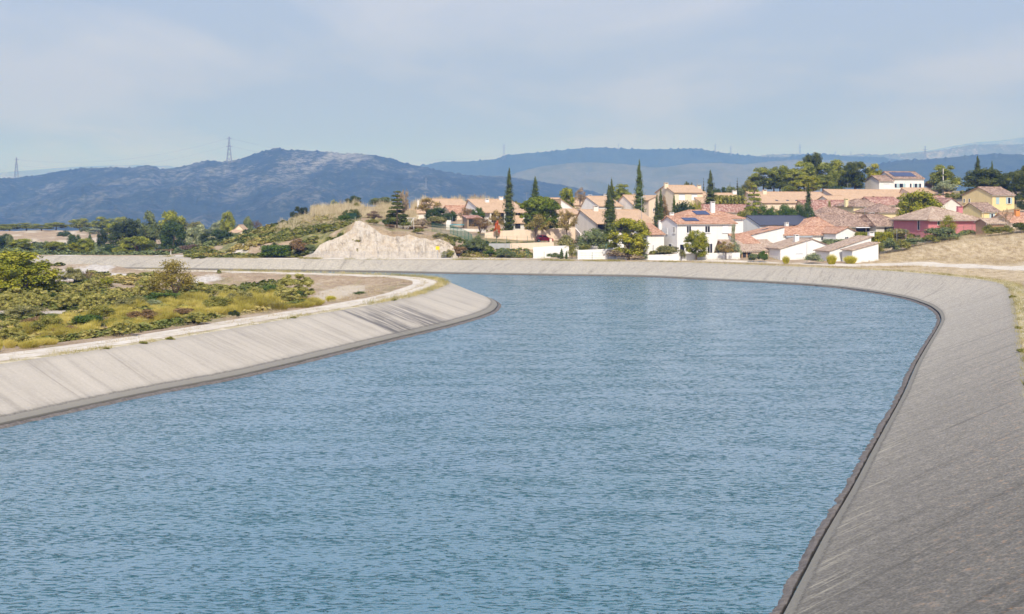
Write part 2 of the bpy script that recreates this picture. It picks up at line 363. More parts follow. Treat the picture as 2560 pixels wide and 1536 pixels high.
# ------------------------------------------------------------------ lie of the land
DC = 291.0
CLIFF = [(762,641),(785,630),(800,612),(818,605),(840,598),(862,585),(880,572),(888,553),(900,551),(915,560),(935,574),(955,586),(985,590),(1024,588),(1050,597),(1080,600),(1100,598),(1118,606),(1133,618),(1142,640)]
cpx = np.array([a for a, b in CLIFF], float); cpy = np.array([b for a, b in CLIFF], float)
def cliff_top(px):
    py = np.interp(px, cpx, cpy); z = HC - (py - HY) * 296.0 / F
    D = DC + 0.95 * np.maximum(z - 2.3, 0); z = HC - (py - HY) * D / F
    return D, z
CT = []
for a, y, D in [(1150,645,292),(1300,645,292),(1450,645,292),(1600,645,292),(1760,645,292),(1900,645,291),(2050,647,290),(2150,649,288)]: CT.append((a, D, ZY(y, D)))
CT += [(1340,297,2.5),(1300,304,4.7),(1360,304,4.95),(1300,318,5.0),(1360,318,5.0),(1430,318,4.7),(1530,320,4.5),(1660,303,2.9),(1760,303,2.8),(1760,330,4.5),(1950,329,5.9),(1900,310,4.0),(2060,312,4.2),
       (1970,297,2.25),(2110,300,3.0),(2220,322,5.6),(2110,335,6.2),(2160,364,9.2),(2000,411,11.5),(1900,385,9.8),(1800,400,12.0),(1700,390,11.4),(1600,360,8.4),(1520,370,9.0),(1420,360,8.8),
       (1230,353,8.6),(1150,335,7.1),(1045,363,8.9),(1045,397,12.5),(1200,402,13.2),(1320,405,13),(1330,345,7.6),(1500,420,13),(1600,430,13.5),(1760,450,14.5),
       (1850,464,17.4),(2000,464,17.7),(2150,464,17.8),(2240,448,17.6),(2360,440,17.0),(2460,390,15.5),(2470,353,10.8),(2450,332,9.0),(2380,350,9.8),(2350,311,6.0),(2260,312,5.6),(2300,370,11),(2560,340,10.5),(2560,380,15),
       (2230,291,3.2),(2330,290,4.9),(2450,290,6.65),(2560,292,8.1),(2680,288,9.6),(2560,267,2.5),(2400,273,2.45),(2300,279,2.4),(2560,318,7.4),(2450,313,6.3),(2800,280,10.5),(2560,239,2.2),(2560,222,2.15),(2430,256,2.2),(2300,268,2.2),(2700,222,2.2),(3200,240,10),(3200,330,12),(3300,450,18),(2700,205,2.5),(2800,120,2.4),(3300,110,3),(3000,60,2.3),
       (480,306,2.1),(560,320,4.0),(640,330,6.2),(700,340,8.8),(760,350,10.6),(830,352,11.7),(900,358,12.6),(960,362,12.9),(1100,380,12.6),
       (560,300,2.5),(640,300,4.0),(700,305,5.0),(745,298,4.0),(800,315,7.2),(860,328,9.4),(940,325,8.8),(1020,322,7.8),(1090,318,7.0),
       (440,340,1.0),(560,370,1.0),(700,420,1.0),(850,480,2.0),(1000,560,3.0),(1200,800,-5),(1500,900,0),(2000,700,8),(2400,620,12),(2900,640,14),(1100,460,10),(1350,520,9),
       (300,330,1.2),(100,380,0.6),(-300,360,1),(100,300,1.8),(150,430,0.3),(150,700,1.2),(150,800,-1),(0,900,-3),(-500,700,0),(600,900,-6),(600,600,0),(350,600,0.5),
       (0,117,1.3),(0,150,1.1),(0,200,1.0),(-600,130,1.5),(-600,250,1.8),(-1200,100,1.6),(-1000,60,2.0),(300,127,1.3),(300,180,1.0),(300,212,1.1),(600,160,1.3),(600,185,0.8),(600,206,1.0),(820,192,1.3),(820,203,1.4),(450,205,1.0),
       (150,226,3.5),(280,228,3.45),(0,228,3.2),(-200,230,3.0),(420,222,1.7),(200,205,1.5),(60,212,1.6)]
for px in (800, 850, 888, 925, 960, 1020, 1080, 1120):
    D, z = cliff_top(px); CT.append((px, float(D) + 1.5, float(z) + 0.1))
for px in (-1500, -500, 300, 1000, 1700, 2400, 3300, 4200): CT += [(px, 1500, -26), (px, 3600, -52), (px, 9000, -70)]
CT = np.array(CT, float)
def uv_(px, D): return np.stack([np.asarray(px, float) / 260.0, np.log(np.maximum(D, 8)) * 9.0], -1)
_C = uv_(CT[:, 0], CT[:, 1]); _K = np.hypot(*(np.moveaxis(_C[:, None] - _C[None], -1, 0)))
_mu = CT[:, 2].mean(); _w = np.linalg.solve(_K - 0.02 * np.eye(len(CT)), CT[:, 2] - _mu)
def Hraw(px, D):
    q = uv_(px, D).reshape(-1, 2); out = np.empty(len(q))
    for i in range(0, len(q), 20000):
        d = q[i:i+20000, None] - _C[None]; out[i:i+20000] = np.hypot(d[..., 0], d[..., 1]) @ _w
    return out + _mu
def H(x, y, detail=True):
    x = np.atleast_1d(np.asarray(x, float)); y = np.atleast_1d(np.asarray(y, float)); D = np.maximum(y, 8.0)
    px = 1280 + x / D * F; zr = Hraw(px, D)
    d = cdist(x, y); ins = inside(x, y)
    if detail: zr = zr + fbm(x / 14, y / 14, 4) * 0.5 * sstep(8, 20, d) * (1 + sstep(500, 1500, D) * 6)
    left = (x < 0) & (y < 238)
    w = np.where(left, sstep(5.5, 13, d), sstep(9, 17, d))
    z = ZB + (zr - ZB) * w
    z = np.where(ins, np.maximum(ZB - 0.3 - d * 0.6, -3.0), z)
    Dt, zt = cliff_top(px)
    inc = (px > 758) & (px < 1146) & (D > DC - 2) & (D < Dt + 1.2)
    t = np.clip((D - DC) / np.maximum(Dt - DC, 0.3), 0, 1)
    zc = ZB + (zt - ZB) * t - 1.9 * np.minimum(t * 4, 1)
    return np.where(inc, np.minimum(zc, z), z)
def Hp(x, y): return float(H([x], [y])[0])
_hg = {}
def hit(px, py):
    """distance at which the sight line through this photo pixel meets the ground"""
    if px not in _hg:
        D = np.concatenate([np.linspace(40, 330, 350)]); _hg[px] = (D, H(PX(px, D), D))
    D, z = _hg[px]; s = HC - (py - HY) * D / F
    k = np.nonzero(s < z)[0]
    return float(D[k[0]]) if len(k) else 300.0

rowsD = np.concatenate([np.geomspace(10, 250, 170)[:-1], np.arange(250, 480, 0.9), np.geomspace(480, 9000, 70)])
colsP = np.arange(-1300, 4300, 9.0)
gp, gd = np.meshgrid(colsP, rowsD); gx = (gp - 1280) / F * gd
gz = H(gx.ravel(), gd.ravel()).reshape(gx.shape)
gdist = cdist(gx.ravel(), gd.ravel()).reshape(gx.shape)
gme = arrmesh('ground', np.stack([gx, gd, gz], -1).reshape(-1, 3), gridfaces(*gx.shape), [], True)
# what grows or lies where: R = bare limestone, G = green scrub, B = pale path or bare earth, A = right-hand straw slope
def blob(px, py, rx, ry, soft=0.5):
    """an ellipse of ground seen around a photo pixel"""
    D = hit(px, py); x0 = PX(px, D); hx = rx / F * D; hy = abs(ry * D * D / (F * 10.5))
    q = np.hypot((gx - x0) / hx, (gd - D) / hy); return 1 - sstep(1 - soft, 1 + soft * 0.6, q)
nz = fbm(gx / 6, gd / 9, 5); nz2 = fbm(gx / 2.2 + 40, gd / 4, 4)
att = np.zeros(gx.shape + (4,), np.float32)
inner = (gx < 0) & (gd < 243) & (gdist > 3)
rock = np.zeros(gx.shape)
for b in [(120,668,60,10),(170,650,70,8),(250,675,50,7),(200,690,80,8),(330,668,60,6),(340,650,60,5),(20,790,150,14),(150,790,120,12),(420,640,70,4),(620,632,50,9),(640,625,40,12),(600,640,60,5),(280,700,60,8),(500,700,60,5)]:
    rock = np.maximum(rock, blob(*b))
rock = rock * sstep(-0.45, 0.3, nz + nz2 * 0.4)
bare0 = (1 - sstep(250, 420, gp)) * sstep(380, 430, gd) * (1 - sstep(700, 800, gd)) * sstep(-0.3, 0.35, nz)
green = np.zeros(gx.shape)
hill = (gp > 440) & (gp < 1010) & (gd > 292) & (gd < 372)
green = sstep(400, 520, gp) * (1 - sstep(930, 1060, gp)) * sstep(288, 300, gd) * (1 - sstep(355, 385, gd)) * sstep(-0.25, 0.25, nz + 0.25 - (gp - 600) / 1500)
green = np.where((gp > 1000) & (gp < 2600) & (gd > 300) & (gd < 500), 0.55 * sstep(-0.3, 0.3, nz), green)
green = np.maximum(green, 0.8 * sstep(440, 520, gd) * (1 - (1 - sstep(380, 520, gp)) * (1 - sstep(720, 800, gd))))
green = np.maximum(green, 0.5 * sstep(0.05, 0.35, nz2) * inner)
bare = blob(850, 735, 60, 22) + 0.6 * blob(760, 712, 60, 10) * sstep(-0.2, 0.2, nz2)
bare = np.maximum(bare, bare0 * 0.8)
att[..., 0] = rock; att[..., 1] = np.clip(green, 0, 1); att[..., 2] = np.clip(bare, 0, 1)
att[..., 3] = sstep(2050, 2250, gp) * (1 - sstep(300, 350, gd)) * sstep(180, 210, gd)
ca = gme.color_attributes.new('cover', 'FLOAT_COLOR', 'POINT'); ca.data.foreach_set('color', att.reshape(-1))
g = NG('dry_ground'); v = g.coord('World'); at = g.attr('cover'); sp = g.n('ShaderNodeSeparateColor'); g.l(at.outputs['Color'], sp.inputs[0])
n1 = g.noise(v, 0.25, 8, 0.65); n2 = g.noise(v, 1.6, 6, 0.7); n3 = g.noise(g.coord('World', (1, 0.35, 1), (0, 0, 0.5)), 0.9, 6, 0.7)
dry = g.ramp(g.mix(0.55, n1, n2), [(0.32, (0.20, 0.135, 0.085)), (0.5, (0.38, 0.28, 0.18)), (0.66, (0.56, 0.46, 0.32))])
rk = g.ramp(n2, [(0.3, (0.36, 0.31, 0.26)), (0.55, (0.62, 0.57, 0.50)), (0.8, (0.74, 0.70, 0.64))])
gr = g.ramp(n3, [(0.3, (0.07, 0.085, 0.025)), (0.5, (0.20, 0.19, 0.06)), (0.68, (0.40, 0.33, 0.15))])
ba = g.ramp(n2, [(0.3, (0.46, 0.38, 0.28)), (0.7, (0.62, 0.54, 0.42))])
stw = g.ramp(n3, [(0.3, (0.28, 0.20, 0.11)), (0.5, (0.50, 0.39, 0.24)), (0.7, (0.66, 0.55, 0.37))])
edge = g.math('SUBTRACT', n2, 0.5)
def soft(s_): return g.ramp(g.math('ADD', s_, g.math('MULTIPLY', edge, 0.9)), [(0.3, 0.0), (0.75, 1.0)])
c = g.mix(soft(at.outputs['Alpha']), dry, stw); c = g.mix(soft(sp.outputs[1]), c, gr); c = g.mix(soft(sp.outputs[2]), c, ba); c = g.mix(soft(sp.outputs[0]), c, rk)
g.color(c); g.bump(g.mix(0.5, n2, g.noise(v, 6, 4, 0.7)), 0.9, 0.35); gme.materials.append(g.m)
go = link('ground', gme); tag(go, kind='structure')

# ------------------------------------------------------------------ concrete banks
su = np.r_[0, np.cumsum(np.hypot(*np.diff(lw, axis=0).T))]
def near_u(px, py):
    D = HC * F / (py - HY); p = np.array([PX(px, D), D]); return float(su[np.hypot(*(lw - p).T).argmin()])
def bank_mesh(name, w, t, mat, skew):
    ii = np.arange(0, len(w) - 1, 0.34); jj = np.arange(len(w)); w = np.c_[np.interp(ii, jj, w[:, 0]), np.interp(ii, jj, w[:, 1])]; t = np.c_[np.interp(ii, jj, t[:, 0]), np.interp(ii, jj, t[:, 1])]
    d = t - w; run = np.hypot(*d.T); n = d / run[:, None]; s = np.r_[0, np.cumsum(np.hypot(*np.diff(w, axis=0).T))]
    # cross-section: under water, silty lip, little gap, foot of the slope, then the slope and its rim
    prof = [(-1.6, -1.1, 0), (-0.40, -0.03, 0.04), (-0.29, 0.05, 0.05), (-0.15, 0.11, 0.06), (-0.02, 0.12, 0.075), (0.03, -0.02, 0.083), (0.09, 0.02, 0.09), (0.14, 0.22, 0.1)]
    rows = []; vv = []
    rag = fbm(s / 0.8, s * 0, 5, 0.75) * 0.2
    for a, z, vc in prof:
        k = {0.04: 1.0, 0.05: 1.1, 0.06: .8, 0.075: .45}.get(vc, 0)
        rows.append(np.c_[w + n * (a + rag * k)[:, None] if k else w + n * a, np.full(len(w), z) + (fbm(s / 0.7, s * 0 + vc * 90, 4, 0.7) * 0.09 if k and vc > 0.045 else 0)]); vv.append(vc)
    for k in range(1, 15):
        f = k / 14.0; z = 0.22 + (ZB - 0.22) * f; a = 0.12 + (run - 0.12) * f
        rows.append(np.c_[w + n * a[:, None], np.full(len(w), z)]); vv.append(0.1 + 0.9 * f)
    rows.append(np.c_[w + n * (run + 0.35)[:, None], np.full(len(w), ZB + 0.03)]); vv.append(1.02)
    rows.append(np.c_[w + n * (run + 0.4)[:, None], np.full(len(w), ZB - 0.6)]); vv.append(1.04)
    V = np.stack(rows); nr, nc = V.shape[:2]; off = np.maximum(((V[..., :2] - w[None]) * n[None]).sum(-1), 0)
    me = arrmesh(name, V.reshape(-1, 3), gridfaces(nr, nc), [mat], False)
    pc = np.zeros((nr, nc, 4), np.float32); pc[..., 0] = s[None, :] + skew(w)[None, :] * off; pc[..., 1] = np.array(vv)[:, None]; pc[..., 2] = run[None, :]; pc[..., 3] = 1
    a = me.attributes.new('bankuv', 'FLOAT_VECTOR', 'POINT'); a.data.foreach_set('vector', np.ascontiguousarray(pc[..., :3]).reshape(-1))
    o = link(name, me); tag(o, kind='structure'); return o
def concrete(name, base, dark, grain, lich, stain=None, strk=1.0, wetw=1.0, gapd=0.5, near=None):
    g = NG(name); at = g.attr('bankuv'); s = g.n('ShaderNodeSeparateXYZ'); g.l(at.outputs['Vector'], s.inputs[0])
    u = s.outputs[0]; v_ = s.outputs[1]; run = s.outputs[2]
    cv = g.n('ShaderNodeCombineXYZ'); g.l(u, cv.inputs[0]); g.l(g.math('MULTIPLY', v_, run), cv.inputs[1]); uv = cv.outputs[0]
    def mp(sc): m = g.n('ShaderNodeMapping'); m.inputs['Scale'].default_value = sc; g.l(uv, m.inputs[0]); return m.outputs[0]
    st1 = g.noise(mp((1.0, 0.05, 1)), 1.1, 6, 0.65); st2 = g.noise(mp((1.0, 0.07, 1)), 0.28, 4, 0.6); st3 = g.noise(mp((1, 0.16, 1)), 4.0, 4, 0.6)
    big = g.noise(mp((1, 1, 1)), 0.18, 5, 0.6); fine = g.noise(g.coord('World'), 9.0, 4, 0.75)
    f = g.math('ADD', g.math('MULTIPLY', st1, 0.5 * strk), g.math('MULTIPLY', st2, 0.35)); f = g.math('ADD', f, g.math('MULTIPLY', big, 0.25)); f = g.math('ADD', f, g.math('MULTIPLY', st3, 0.15 * strk))
    lo = tuple(x * 0.62 for x in base); hi = tuple(min(x * 1.12, 0.8) for x in base)
    c = g.ramp(g.math('DIVIDE', f, 0.6 + 0.65 * strk), [(0.36, lo), (0.5, base), (0.62, hi)])
    # joints between the poured strips, not all equally open
    jn = g.math('ABSOLUTE', g.math('SUBTRACT', g.math('FRACT', g.math('DIVIDE', g.math('ADD', u, g.math('MULTIPLY', st3, 0.15)), 7.6)), 0.5))
    c = g.mix(g.math('MULTIPLY', g.ramp(jn, [(0.0, 1.0), (0.009, 0.0)]), g.ramp(st2, [(0.45, 0.2), (0.58, 0.95)])), c, tuple(x * 0.35 for x in base))
    crs = g.noise(g.coord('World'), 2.6, 5, 0.8)
    if grain > 0.4: c = g.mix(0.75, c, g.ramp(crs, [(0.36, 0.38), (0.5, 1.0), (0.62, 1.9)]), 'MULTIPLY')
    gn = g.voro(g.coord('World'), 7.0 if grain < 0.4 else 9.0, 'Distance')
    c = g.mix(grain, c, g.ramp(g.mix(0.5, gn, fine), [(0.25, tuple(x * 0.5 for x in base)), (0.5, base), (0.72, tuple(min(0.85, x * 1.6) for x in base))]), 'MIX')
    dk = g.math('MULTIPLY', g.ramp(g.noise(mp((1, 0.10, 1)), 0.9, 7, 0.72), [(0.54, 0.0), (0.68, 1.0)]), dark)
    c = g.mix(dk, c, tuple(x * 0.38 for x in base))
    if near:      # the reach next to the bridge is older, coarser and dark with lichen
        sy_ = g.n('ShaderNodeSeparateXYZ'); g.l(g.n('ShaderNodeNewGeometry').outputs['Position'], sy_.inputs[0])
        nf = g.ramp(g.math('DIVIDE', sy_.outputs[1], 300.0), [(0.13, near), (0.24, near * 0.66), (0.42, near * 0.25), (0.66, 0.0)])
        c = g.mix(nf, c, (0.22, 0.225, 0.23), 'MULTIPLY')
        lo2 = g.math('MULTIPLY', g.ramp(v_, [(0.10, 0.0), (0.16, 1.0), (0.42, 0.0)]), g.ramp(g.noise(mp((1.2, 0.2, 1)), 1.6, 5, 0.75), [(0.54, 0.0), (0.62, 0.7)]))
        c = g.mix(lo2, c, (0.44, 0.40, 0.30))
    if lich > 0:
        lf = g.math('MULTIPLY', g.ramp(g.noise(g.coord('World'), 2.6, 6, 0.75), [(0.56, 0.0), (0.68, lich)]), g.ramp(v_, [(0.35, 0.0), (0.9, 1.0)]))
        c = g.mix(lf, c, (0.42, 0.22, 0.09))
    if stain:
        u0, u1 = stain; uu = g.math('DIVIDE', g.math('SUBTRACT', u, u0), u1 - u0)
        win = g.ramp(uu, [(0.0, 0.0), (0.015, 1.0), (0.93, 0.8), (1.0, 0.0)])
        sn = g.ramp(g.noise(mp((1.3, 0.16, 1)), 0.9, 7, 0.72), [(0.42, 0.0), (0.56, 1.0)])
        lo_ = g.math('MULTIPLY', g.ramp(v_, [(0.15, 0.95), (0.75, 0.75), (0.97, 0.25)]), g.math('MULTIPLY', win, sn))
        edge_ = g.ramp(g.math('ABSOLUTE', g.math('SUBTRACT', uu, 0.045)), [(0.0, 0.9), (0.03, 0.0)])
        c = g.mix(g.math('MAXIMUM', lo_, edge_), c, (0.075, 0.07, 0.068))
    vn = g.math('ADD', v_, g.math('MULTIPLY', g.math('SUBTRACT', fine, 0.5), 0.035)); vn = g.math('ADD', vn, g.math('MULTIPLY', g.math('SUBTRACT', st1, 0.5), 0.05))
    wet = g.ramp(vn, [(0.10, 0.95), (0.10 + 0.085 * wetw, 0.8), (0.10 + 0.10 * wetw, 0.3), (0.10 + 0.18 * wetw, 0.0)])
    c = g.mix(wet, c, (0.20, 0.185, 0.15)); c = g.mix(g.math('MULTIPLY', g.ramp(vn, [(0.10 + 0.07 * wetw, 0.0), (0.10 + 0.09 * wetw, 1.0), (0.10 + 0.105 * wetw, 0.6), (0.10 + 0.12 * wetw, 0.0)]), g.ramp(fine, [(0.42, 0.0), (0.55, 0.9)])), c, (0.07, 0.062, 0.05)); c = g.mix(g.ramp(v_, [(0.076, 1.0), (0.080, 1.0), (0.088, 0.0)]), c, g.ramp(g.mix(0.5, st3, fine), [(0.35, (0.09, 0.075, 0.065)), (0.65, (0.20, 0.175, 0.15))])); c = g.mix(g.math('MULTIPLY', g.ramp(v_, [(0.074, 0.0), (0.079, 1.0), (0.094, 1.0), (0.099, 0.0)]), gapd), c, (0.02, 0.018, 0.016))
    top = g.ramp(vn, [(0.93, 0.0), (1.0, 0.45)]); c = g.mix(top, c, tuple(x * 0.75 for x in base))
    g.color(c); g.bump(g.mix(0.5, gn, fine), 0.25 + grain * 0.8, 0.05 + 0.05 * grain)
    g.b.inputs['Roughness'].default_value = 0.9
    return g.m
u0, u1 = near_u(1015, 846), near_u(1130, 816)
M['conc_l'] = concrete('pale_bank_concrete', (0.42, 0.372, 0.30), 0.15, 0.15, 0.0, (u0 - 0.5, u1 + 2.0))
M['conc_r'] = concrete('weathered_bank_concrete', (0.37, 0.333, 0.27), 0.6, 0.6, 0.6, None, 1.0, 0.45, 1.0, 0.80)
bank_mesh('left_concrete_bank', lw, lt, M['conc_l'], lambda w: np.full(len(w), -0.5)); bank_mesh('right_concrete_bank', rw, rt, M['conc_r'], lambda w: 1.75 * (1 - sstep(205, 262, w[:, 1])))

# ------------------------------------------------------------------ water
g = NG('canal_water'); v = g.coord('World')
w1 = g.noise(g.coord('World', (0.8, 2.1, 1)), 2.7, 3, 0.55, 0.6)
w2 = g.noise(g.coord('World', (0.5, 1.3, 1), (0, 0, 0.12)), 0.33, 3, 0.6)
w3 = g.noise(g.coord('World', (0.8, 2.2, 1), (0, 0, -0.1)), 6.0, 3, 0.6)
crest = g.ramp(g.math('ADD', w1, g.math('MULTIPLY', g.math('SUBTRACT', w2, 0.5), 0.3)), [(0.545, 0.0), (0.59, 0.2), (0.67, 1.0)])
hgt = g.math('ADD', g.math('MULTIPLY', crest, 0.52), g.math('MULTIPLY', w1, 0.11)); hgt = g.math('ADD', hgt, g.math('MULTIPLY', w3, 0.05))
patch = g.noise(g.coord('World', (0.3, 1, 1)), 0.06, 4, 0.6)
hgt = g.math('MULTIPLY', hgt, g.ramp(patch, [(0.35, 0.65), (0.65, 1.25)]))
g.color(g.ramp(patch, [(0.3, (0.022, 0.115, 0.15)), (0.7, (0.034, 0.145, 0.178))]))
g.b.inputs['Roughness'].default_value = 0.5; g.b.inputs['Specular IOR Level'].default_value = 0.0
g.bump(hgt, 1.0, 0.28)
lwt = g.n('ShaderNodeLayerWeight'); bn = [n for n in g.t.nodes if n.bl_idname == 'ShaderNodeBump'][0]; g.l(bn.outputs[0], lwt.inputs['Normal'])
gl = g.n('ShaderNodeBsdfGlossy'); gl.inputs['Roughness'].default_value = 0.2; gl.inputs[0].default_value = (0.93, 0.98, 1, 1); g.l(bn.outputs[0], gl.inputs['Normal'])
ms = g.n('ShaderNodeMixShader'); g.l(g.ramp(lwt.outputs['Facing'], [(0.45, 0.02), (0.62, 0.12), (0.73, 0.47), (0.86, 0.68), (1.0, 0.85)]), ms.inputs[0])
g.l(g.b.outputs[0], ms.inputs[1]); g.l(gl.outputs[0], ms.inputs[2]); g.l(ms.outputs[0], g.out.inputs[0]); M['water'] = g.m
mb = MB(); mb.face([(-260, -60, 0), (110, -60, 0), (110, 345, 0), (-260, 345, 0)]); tag(mb.build('water', M['water']), kind='structure')

# ------------------------------------------------------------------ tracks
def ribbon(name, c, n, a, b, mat, lift, i0=0, i1=None, k=7, wob=0.0):
    """a strip draped on the ground between the offsets a and b from the rim of the bank"""
    i1 = i1 or len(c); c = c[i0:i1]; n = n[i0:i1]; s = np.arange(len(c)) * 0.8
    A = (a if np.ndim(a) else np.full(len(s), a)); B = (b if np.ndim(b) else np.full(len(s), b))
    A = A + fbm(s / 4, s * 0 + 3, 4) * wob; B = B + fbm(s / 4, s * 0 + 7, 4) * wob
    rows = []
    for j in range(k):
        q = c + n * (A + (B - A) * j / (k - 1))[:, None]; rows.append(np.c_[q, H(q[:, 0], q[:, 1], True) + lift - (0.05 if j in (0, k - 1) else 0)])
    V = np.stack(rows); me = arrmesh(name, V.reshape(-1, 3), gridfaces(k, len(c)), [mat], True)
    o = link(name, me); tag(o, kind='structure'); return o
gm = NG('pale_gravel'); v = gm.coord('World'); a_ = gm.noise(v, 1.2, 7, 0.7); b_ = gm.noise(v, 0.2, 4)
gm.color(gm.ramp(gm.mix(0.4, a_, b_), [(0.32, (0.40, 0.33, 0.24)), (0.5, (0.56, 0.50, 0.41)), (0.7, (0.68, 0.63, 0.54))])); gm.bump(a_, 0.4, 0.05); M['gravel'] = gm.m
gm = NG('grassy_gravel'); v = gm.coord('World'); a_ = gm.noise(v, 0.9, 7, 0.7)
gm.color(gm.ramp(a_, [(0.36, (0.25, 0.22, 0.10)), (0.5, (0.46, 0.39, 0.25)), (0.64, (0.62, 0.55, 0.43))])); gm.bump(a_, 0.5, 0.06); M['verge_soil'] = gm.m
ln = normals(lt, 1); rn = normals(rt, 1)
ribbon('verge', lt, ln, 0.25, 1.5, M['verge_soil'], 0.035)
ribbon('track', lt, ln, 1.3, 5.2, M['gravel'], 0.02, wob=0.25)
ribbon('verge', lt, ln, 2.9, 3.5, M['verge_soil'], 0.032, wob=0.3, k=3)
ribbon('verge', rt, rn, 0.3, 2.6, M['verge_soil'], 0.03, wob=0.3)
rc = [(PX(x, (HC - 2.2) * F / (y - HY)), (HC - 2.2) * F / (y - HY)) for x, y in [(-900,648),(-200,647.5),(300,647),(1000,646.5),(1400,646.5),(1700,647.5),(2000,650),(2180,652.5),(2330,657),(2460,664),(2560,672),(2720,690),(2900,720)]]
rc = resample(rc, 0.8, 5.0); rcn = normals(rc, 1)
ribbon('road', rc, rcn, -3.4, 3.4, M['gravel'], 0.06, wob=0.5, k=9)

# ------------------------------------------------------------------ quarried limestone face
cp = np.arange(758, 1146, 2.0); Dt, zt = cliff_top(cp); nr = 44
rows = []
for k in range(nr):
    f = k / (nr - 7.0)
    D = DC + 0.3 + (Dt - DC) * min(f, 1.0) ** 0.8 + max(f - 1, 0) * 14; z = ZB - 0.3 + (zt + 0.3 - ZB) * min(f, 1.0)
    X = (cp - 1280) / F * D
    rid = fbm(X / 1.1 + z * 0.12, z * 0.3, 5) * 1.2 + fbm(X / 4.0, z / 4.0, 4) * 1.4 + np.abs(fbm(X / 0.9, z / 0.8, 4)) * 0.3
    amp = 1.0 * np.minimum(1, (zt - ZB) / 3) * (0.25 + 0.75 * math.sin(min(f, 1) * 2.6)); 
    z = z + fbm(X / 1.5, z * 0 + 5, 4) * 0.35 * min(f, 1) - max(f - 1, 0) * 3.0
    rows.append(np.c_[X, D - rid * amp, z])
V = np.stack(rows)
g = NG('limestone_cut'); v = g.coord('World'); a_ = g.noise(g.coord('World', (1, 1, 0.5)), 0.9, 8, 0.7); b_ = g.noise(v, 0.35, 4, 0.6); c_ = g.noise(v, 3.5, 5, 0.7)
c = g.ramp(g.mix(0.4, a_, c_), [(0.33, (0.24, 0.19, 0.14)), (0.48, (0.46, 0.40, 0.325)), (0.7, (0.60, 0.545, 0.465))])
c = g.mix(g.ramp(b_, [(0.52, 0.0), (0.68, 0.45)]), c, (0.50, 0.38, 0.25)); g.color(c); g.bump(g.mix(0.5, a_, c_), 0.9, 0.3)
tag(link('cliff', arrmesh('cliff', V.reshape(-1, 3), gridfaces(*V.shape[:2]), [g.m], False)), kind='structure')

# ------------------------------------------------------------------ hills, farthest last
HS = 1.9
def hills(name, ridge, Dr, Df, zf, mat, rough=0.02, nr=46, back=0.12, seed=0, teeth=0.0):
    px = np.arange(ridge[0][0], ridge[-1][0] + 1, 4.0); py = np.interp(px, [a for a, b in ridge], [b for a, b in ridge])
    zr = HC - (py - HY) * Dr / F; X0 = (px - 1280) / F
    Dr *= HS; Df *= HS; zr = HC - (py - HY) * Dr / F
    tt = np.maximum(0, fbm(px / 5 + seed, px * 0, 3)) * teeth * HS if teeth else px * 0
    rows = []
    for k in range(nr + 6):
        f = k / (nr - 1.0)
        if f <= 1:
            D = Df + (Dr - Df) * f; z = zf + (zr - zf) * (0.30 * f + 0.70 * f ** 1.7)
        else:
            D = Dr * (1 + (f - 1) * back * 4); z = zr - (f - 1) * (zr - zf) * 1.6
        X = X0 * D
        if 0.97 < f <= 1.001: z = z + tt
        env = math.sin(min(f, 1) * math.pi) ** 0.6 if f < 1 else 0.0
        s_ = Dr * rough
        dz = fbm(X / s_ / 3 + seed, D / s_ / 6 + seed, 6, 0.55) * s_ * env * 0.85
        rows.append(np.c_[X, np.full(len(px), D), z + dz])
    V = np.stack(rows); o = link(name, arrmesh(name, V.reshape(-1, 3), gridfaces(*V.shape[:2]), [mat], True)); tag(o, kind='structure'); return o
def hillmat(name, g1, g2, rockc, rock_lo, rock_hi, sc, zrock=None, patch=None):
    sc = sc / HS; g = NG(name); v = g.coord('World')
    a = g.noise(v, sc * 4, 8, 0.7); b = g.noise(g.coord('World', (1, 0.35, 0.9)), sc * 1.6, 8, 0.72); d = g.noise(v, sc * 14, 5, 0.8)
    c = g.ramp(g.mix(0.5, a, d), [(0.38, g1), (0.6, g2)])
    rf = g.ramp(g.mix(0.45, b, d), [(rock_lo, 0.0), (rock_hi, 1.0)])
    if zrock:
        s = g.n('ShaderNodeSeparateXYZ'); g.l(g.n('ShaderNodeNewGeometry').outputs['Position'], s.inputs[0])
        rf = g.math('MULTIPLY', rf, g.ramp(g.math('DIVIDE', s.outputs[2], 150.0 * HS), zrock))
    c = g.mix(rf, c, rockc)
    if patch: c = g.mix(g.ramp(g.noise(v, sc * 0.7, 5), [(0.5, 0.0), (0.62, 0.8)]), c, patch)
    g.color(c); g.bump(g.mix(0.5, a, d), 1.0, 12.0); return g.m
M['massif'] = hillmat('massif', (0.012, 0.026, 0.022), (0.042, 0.062, 0.045), (0.29, 0.29, 0.285), 0.51, 0.60, 0.007, [(0.0, 0.3), (0.35, 0.6), (0.6, 1.0)])
M['forest'] = hillmat('forest_hill', (0.02, 0.035, 0.02), (0.06, 0.08, 0.045), (0.3, 0.28, 0.22), 0.62, 0.72, 0.006)
M['brownhill'] = hillmat('brown_hill', (0.095, 0.115, 0.09), (0.18, 0.185, 0.135), (0.5, 0.45, 0.38), 0.64, 0.72, 0.009, None, (0.09, 0.11, 0.06))
M['palehill'] = hillmat('pale_hill', (0.06, 0.08, 0.05), (0.14, 0.15, 0.10), (0.30, 0.29, 0.26), 0.5, 0.6, 0.006)
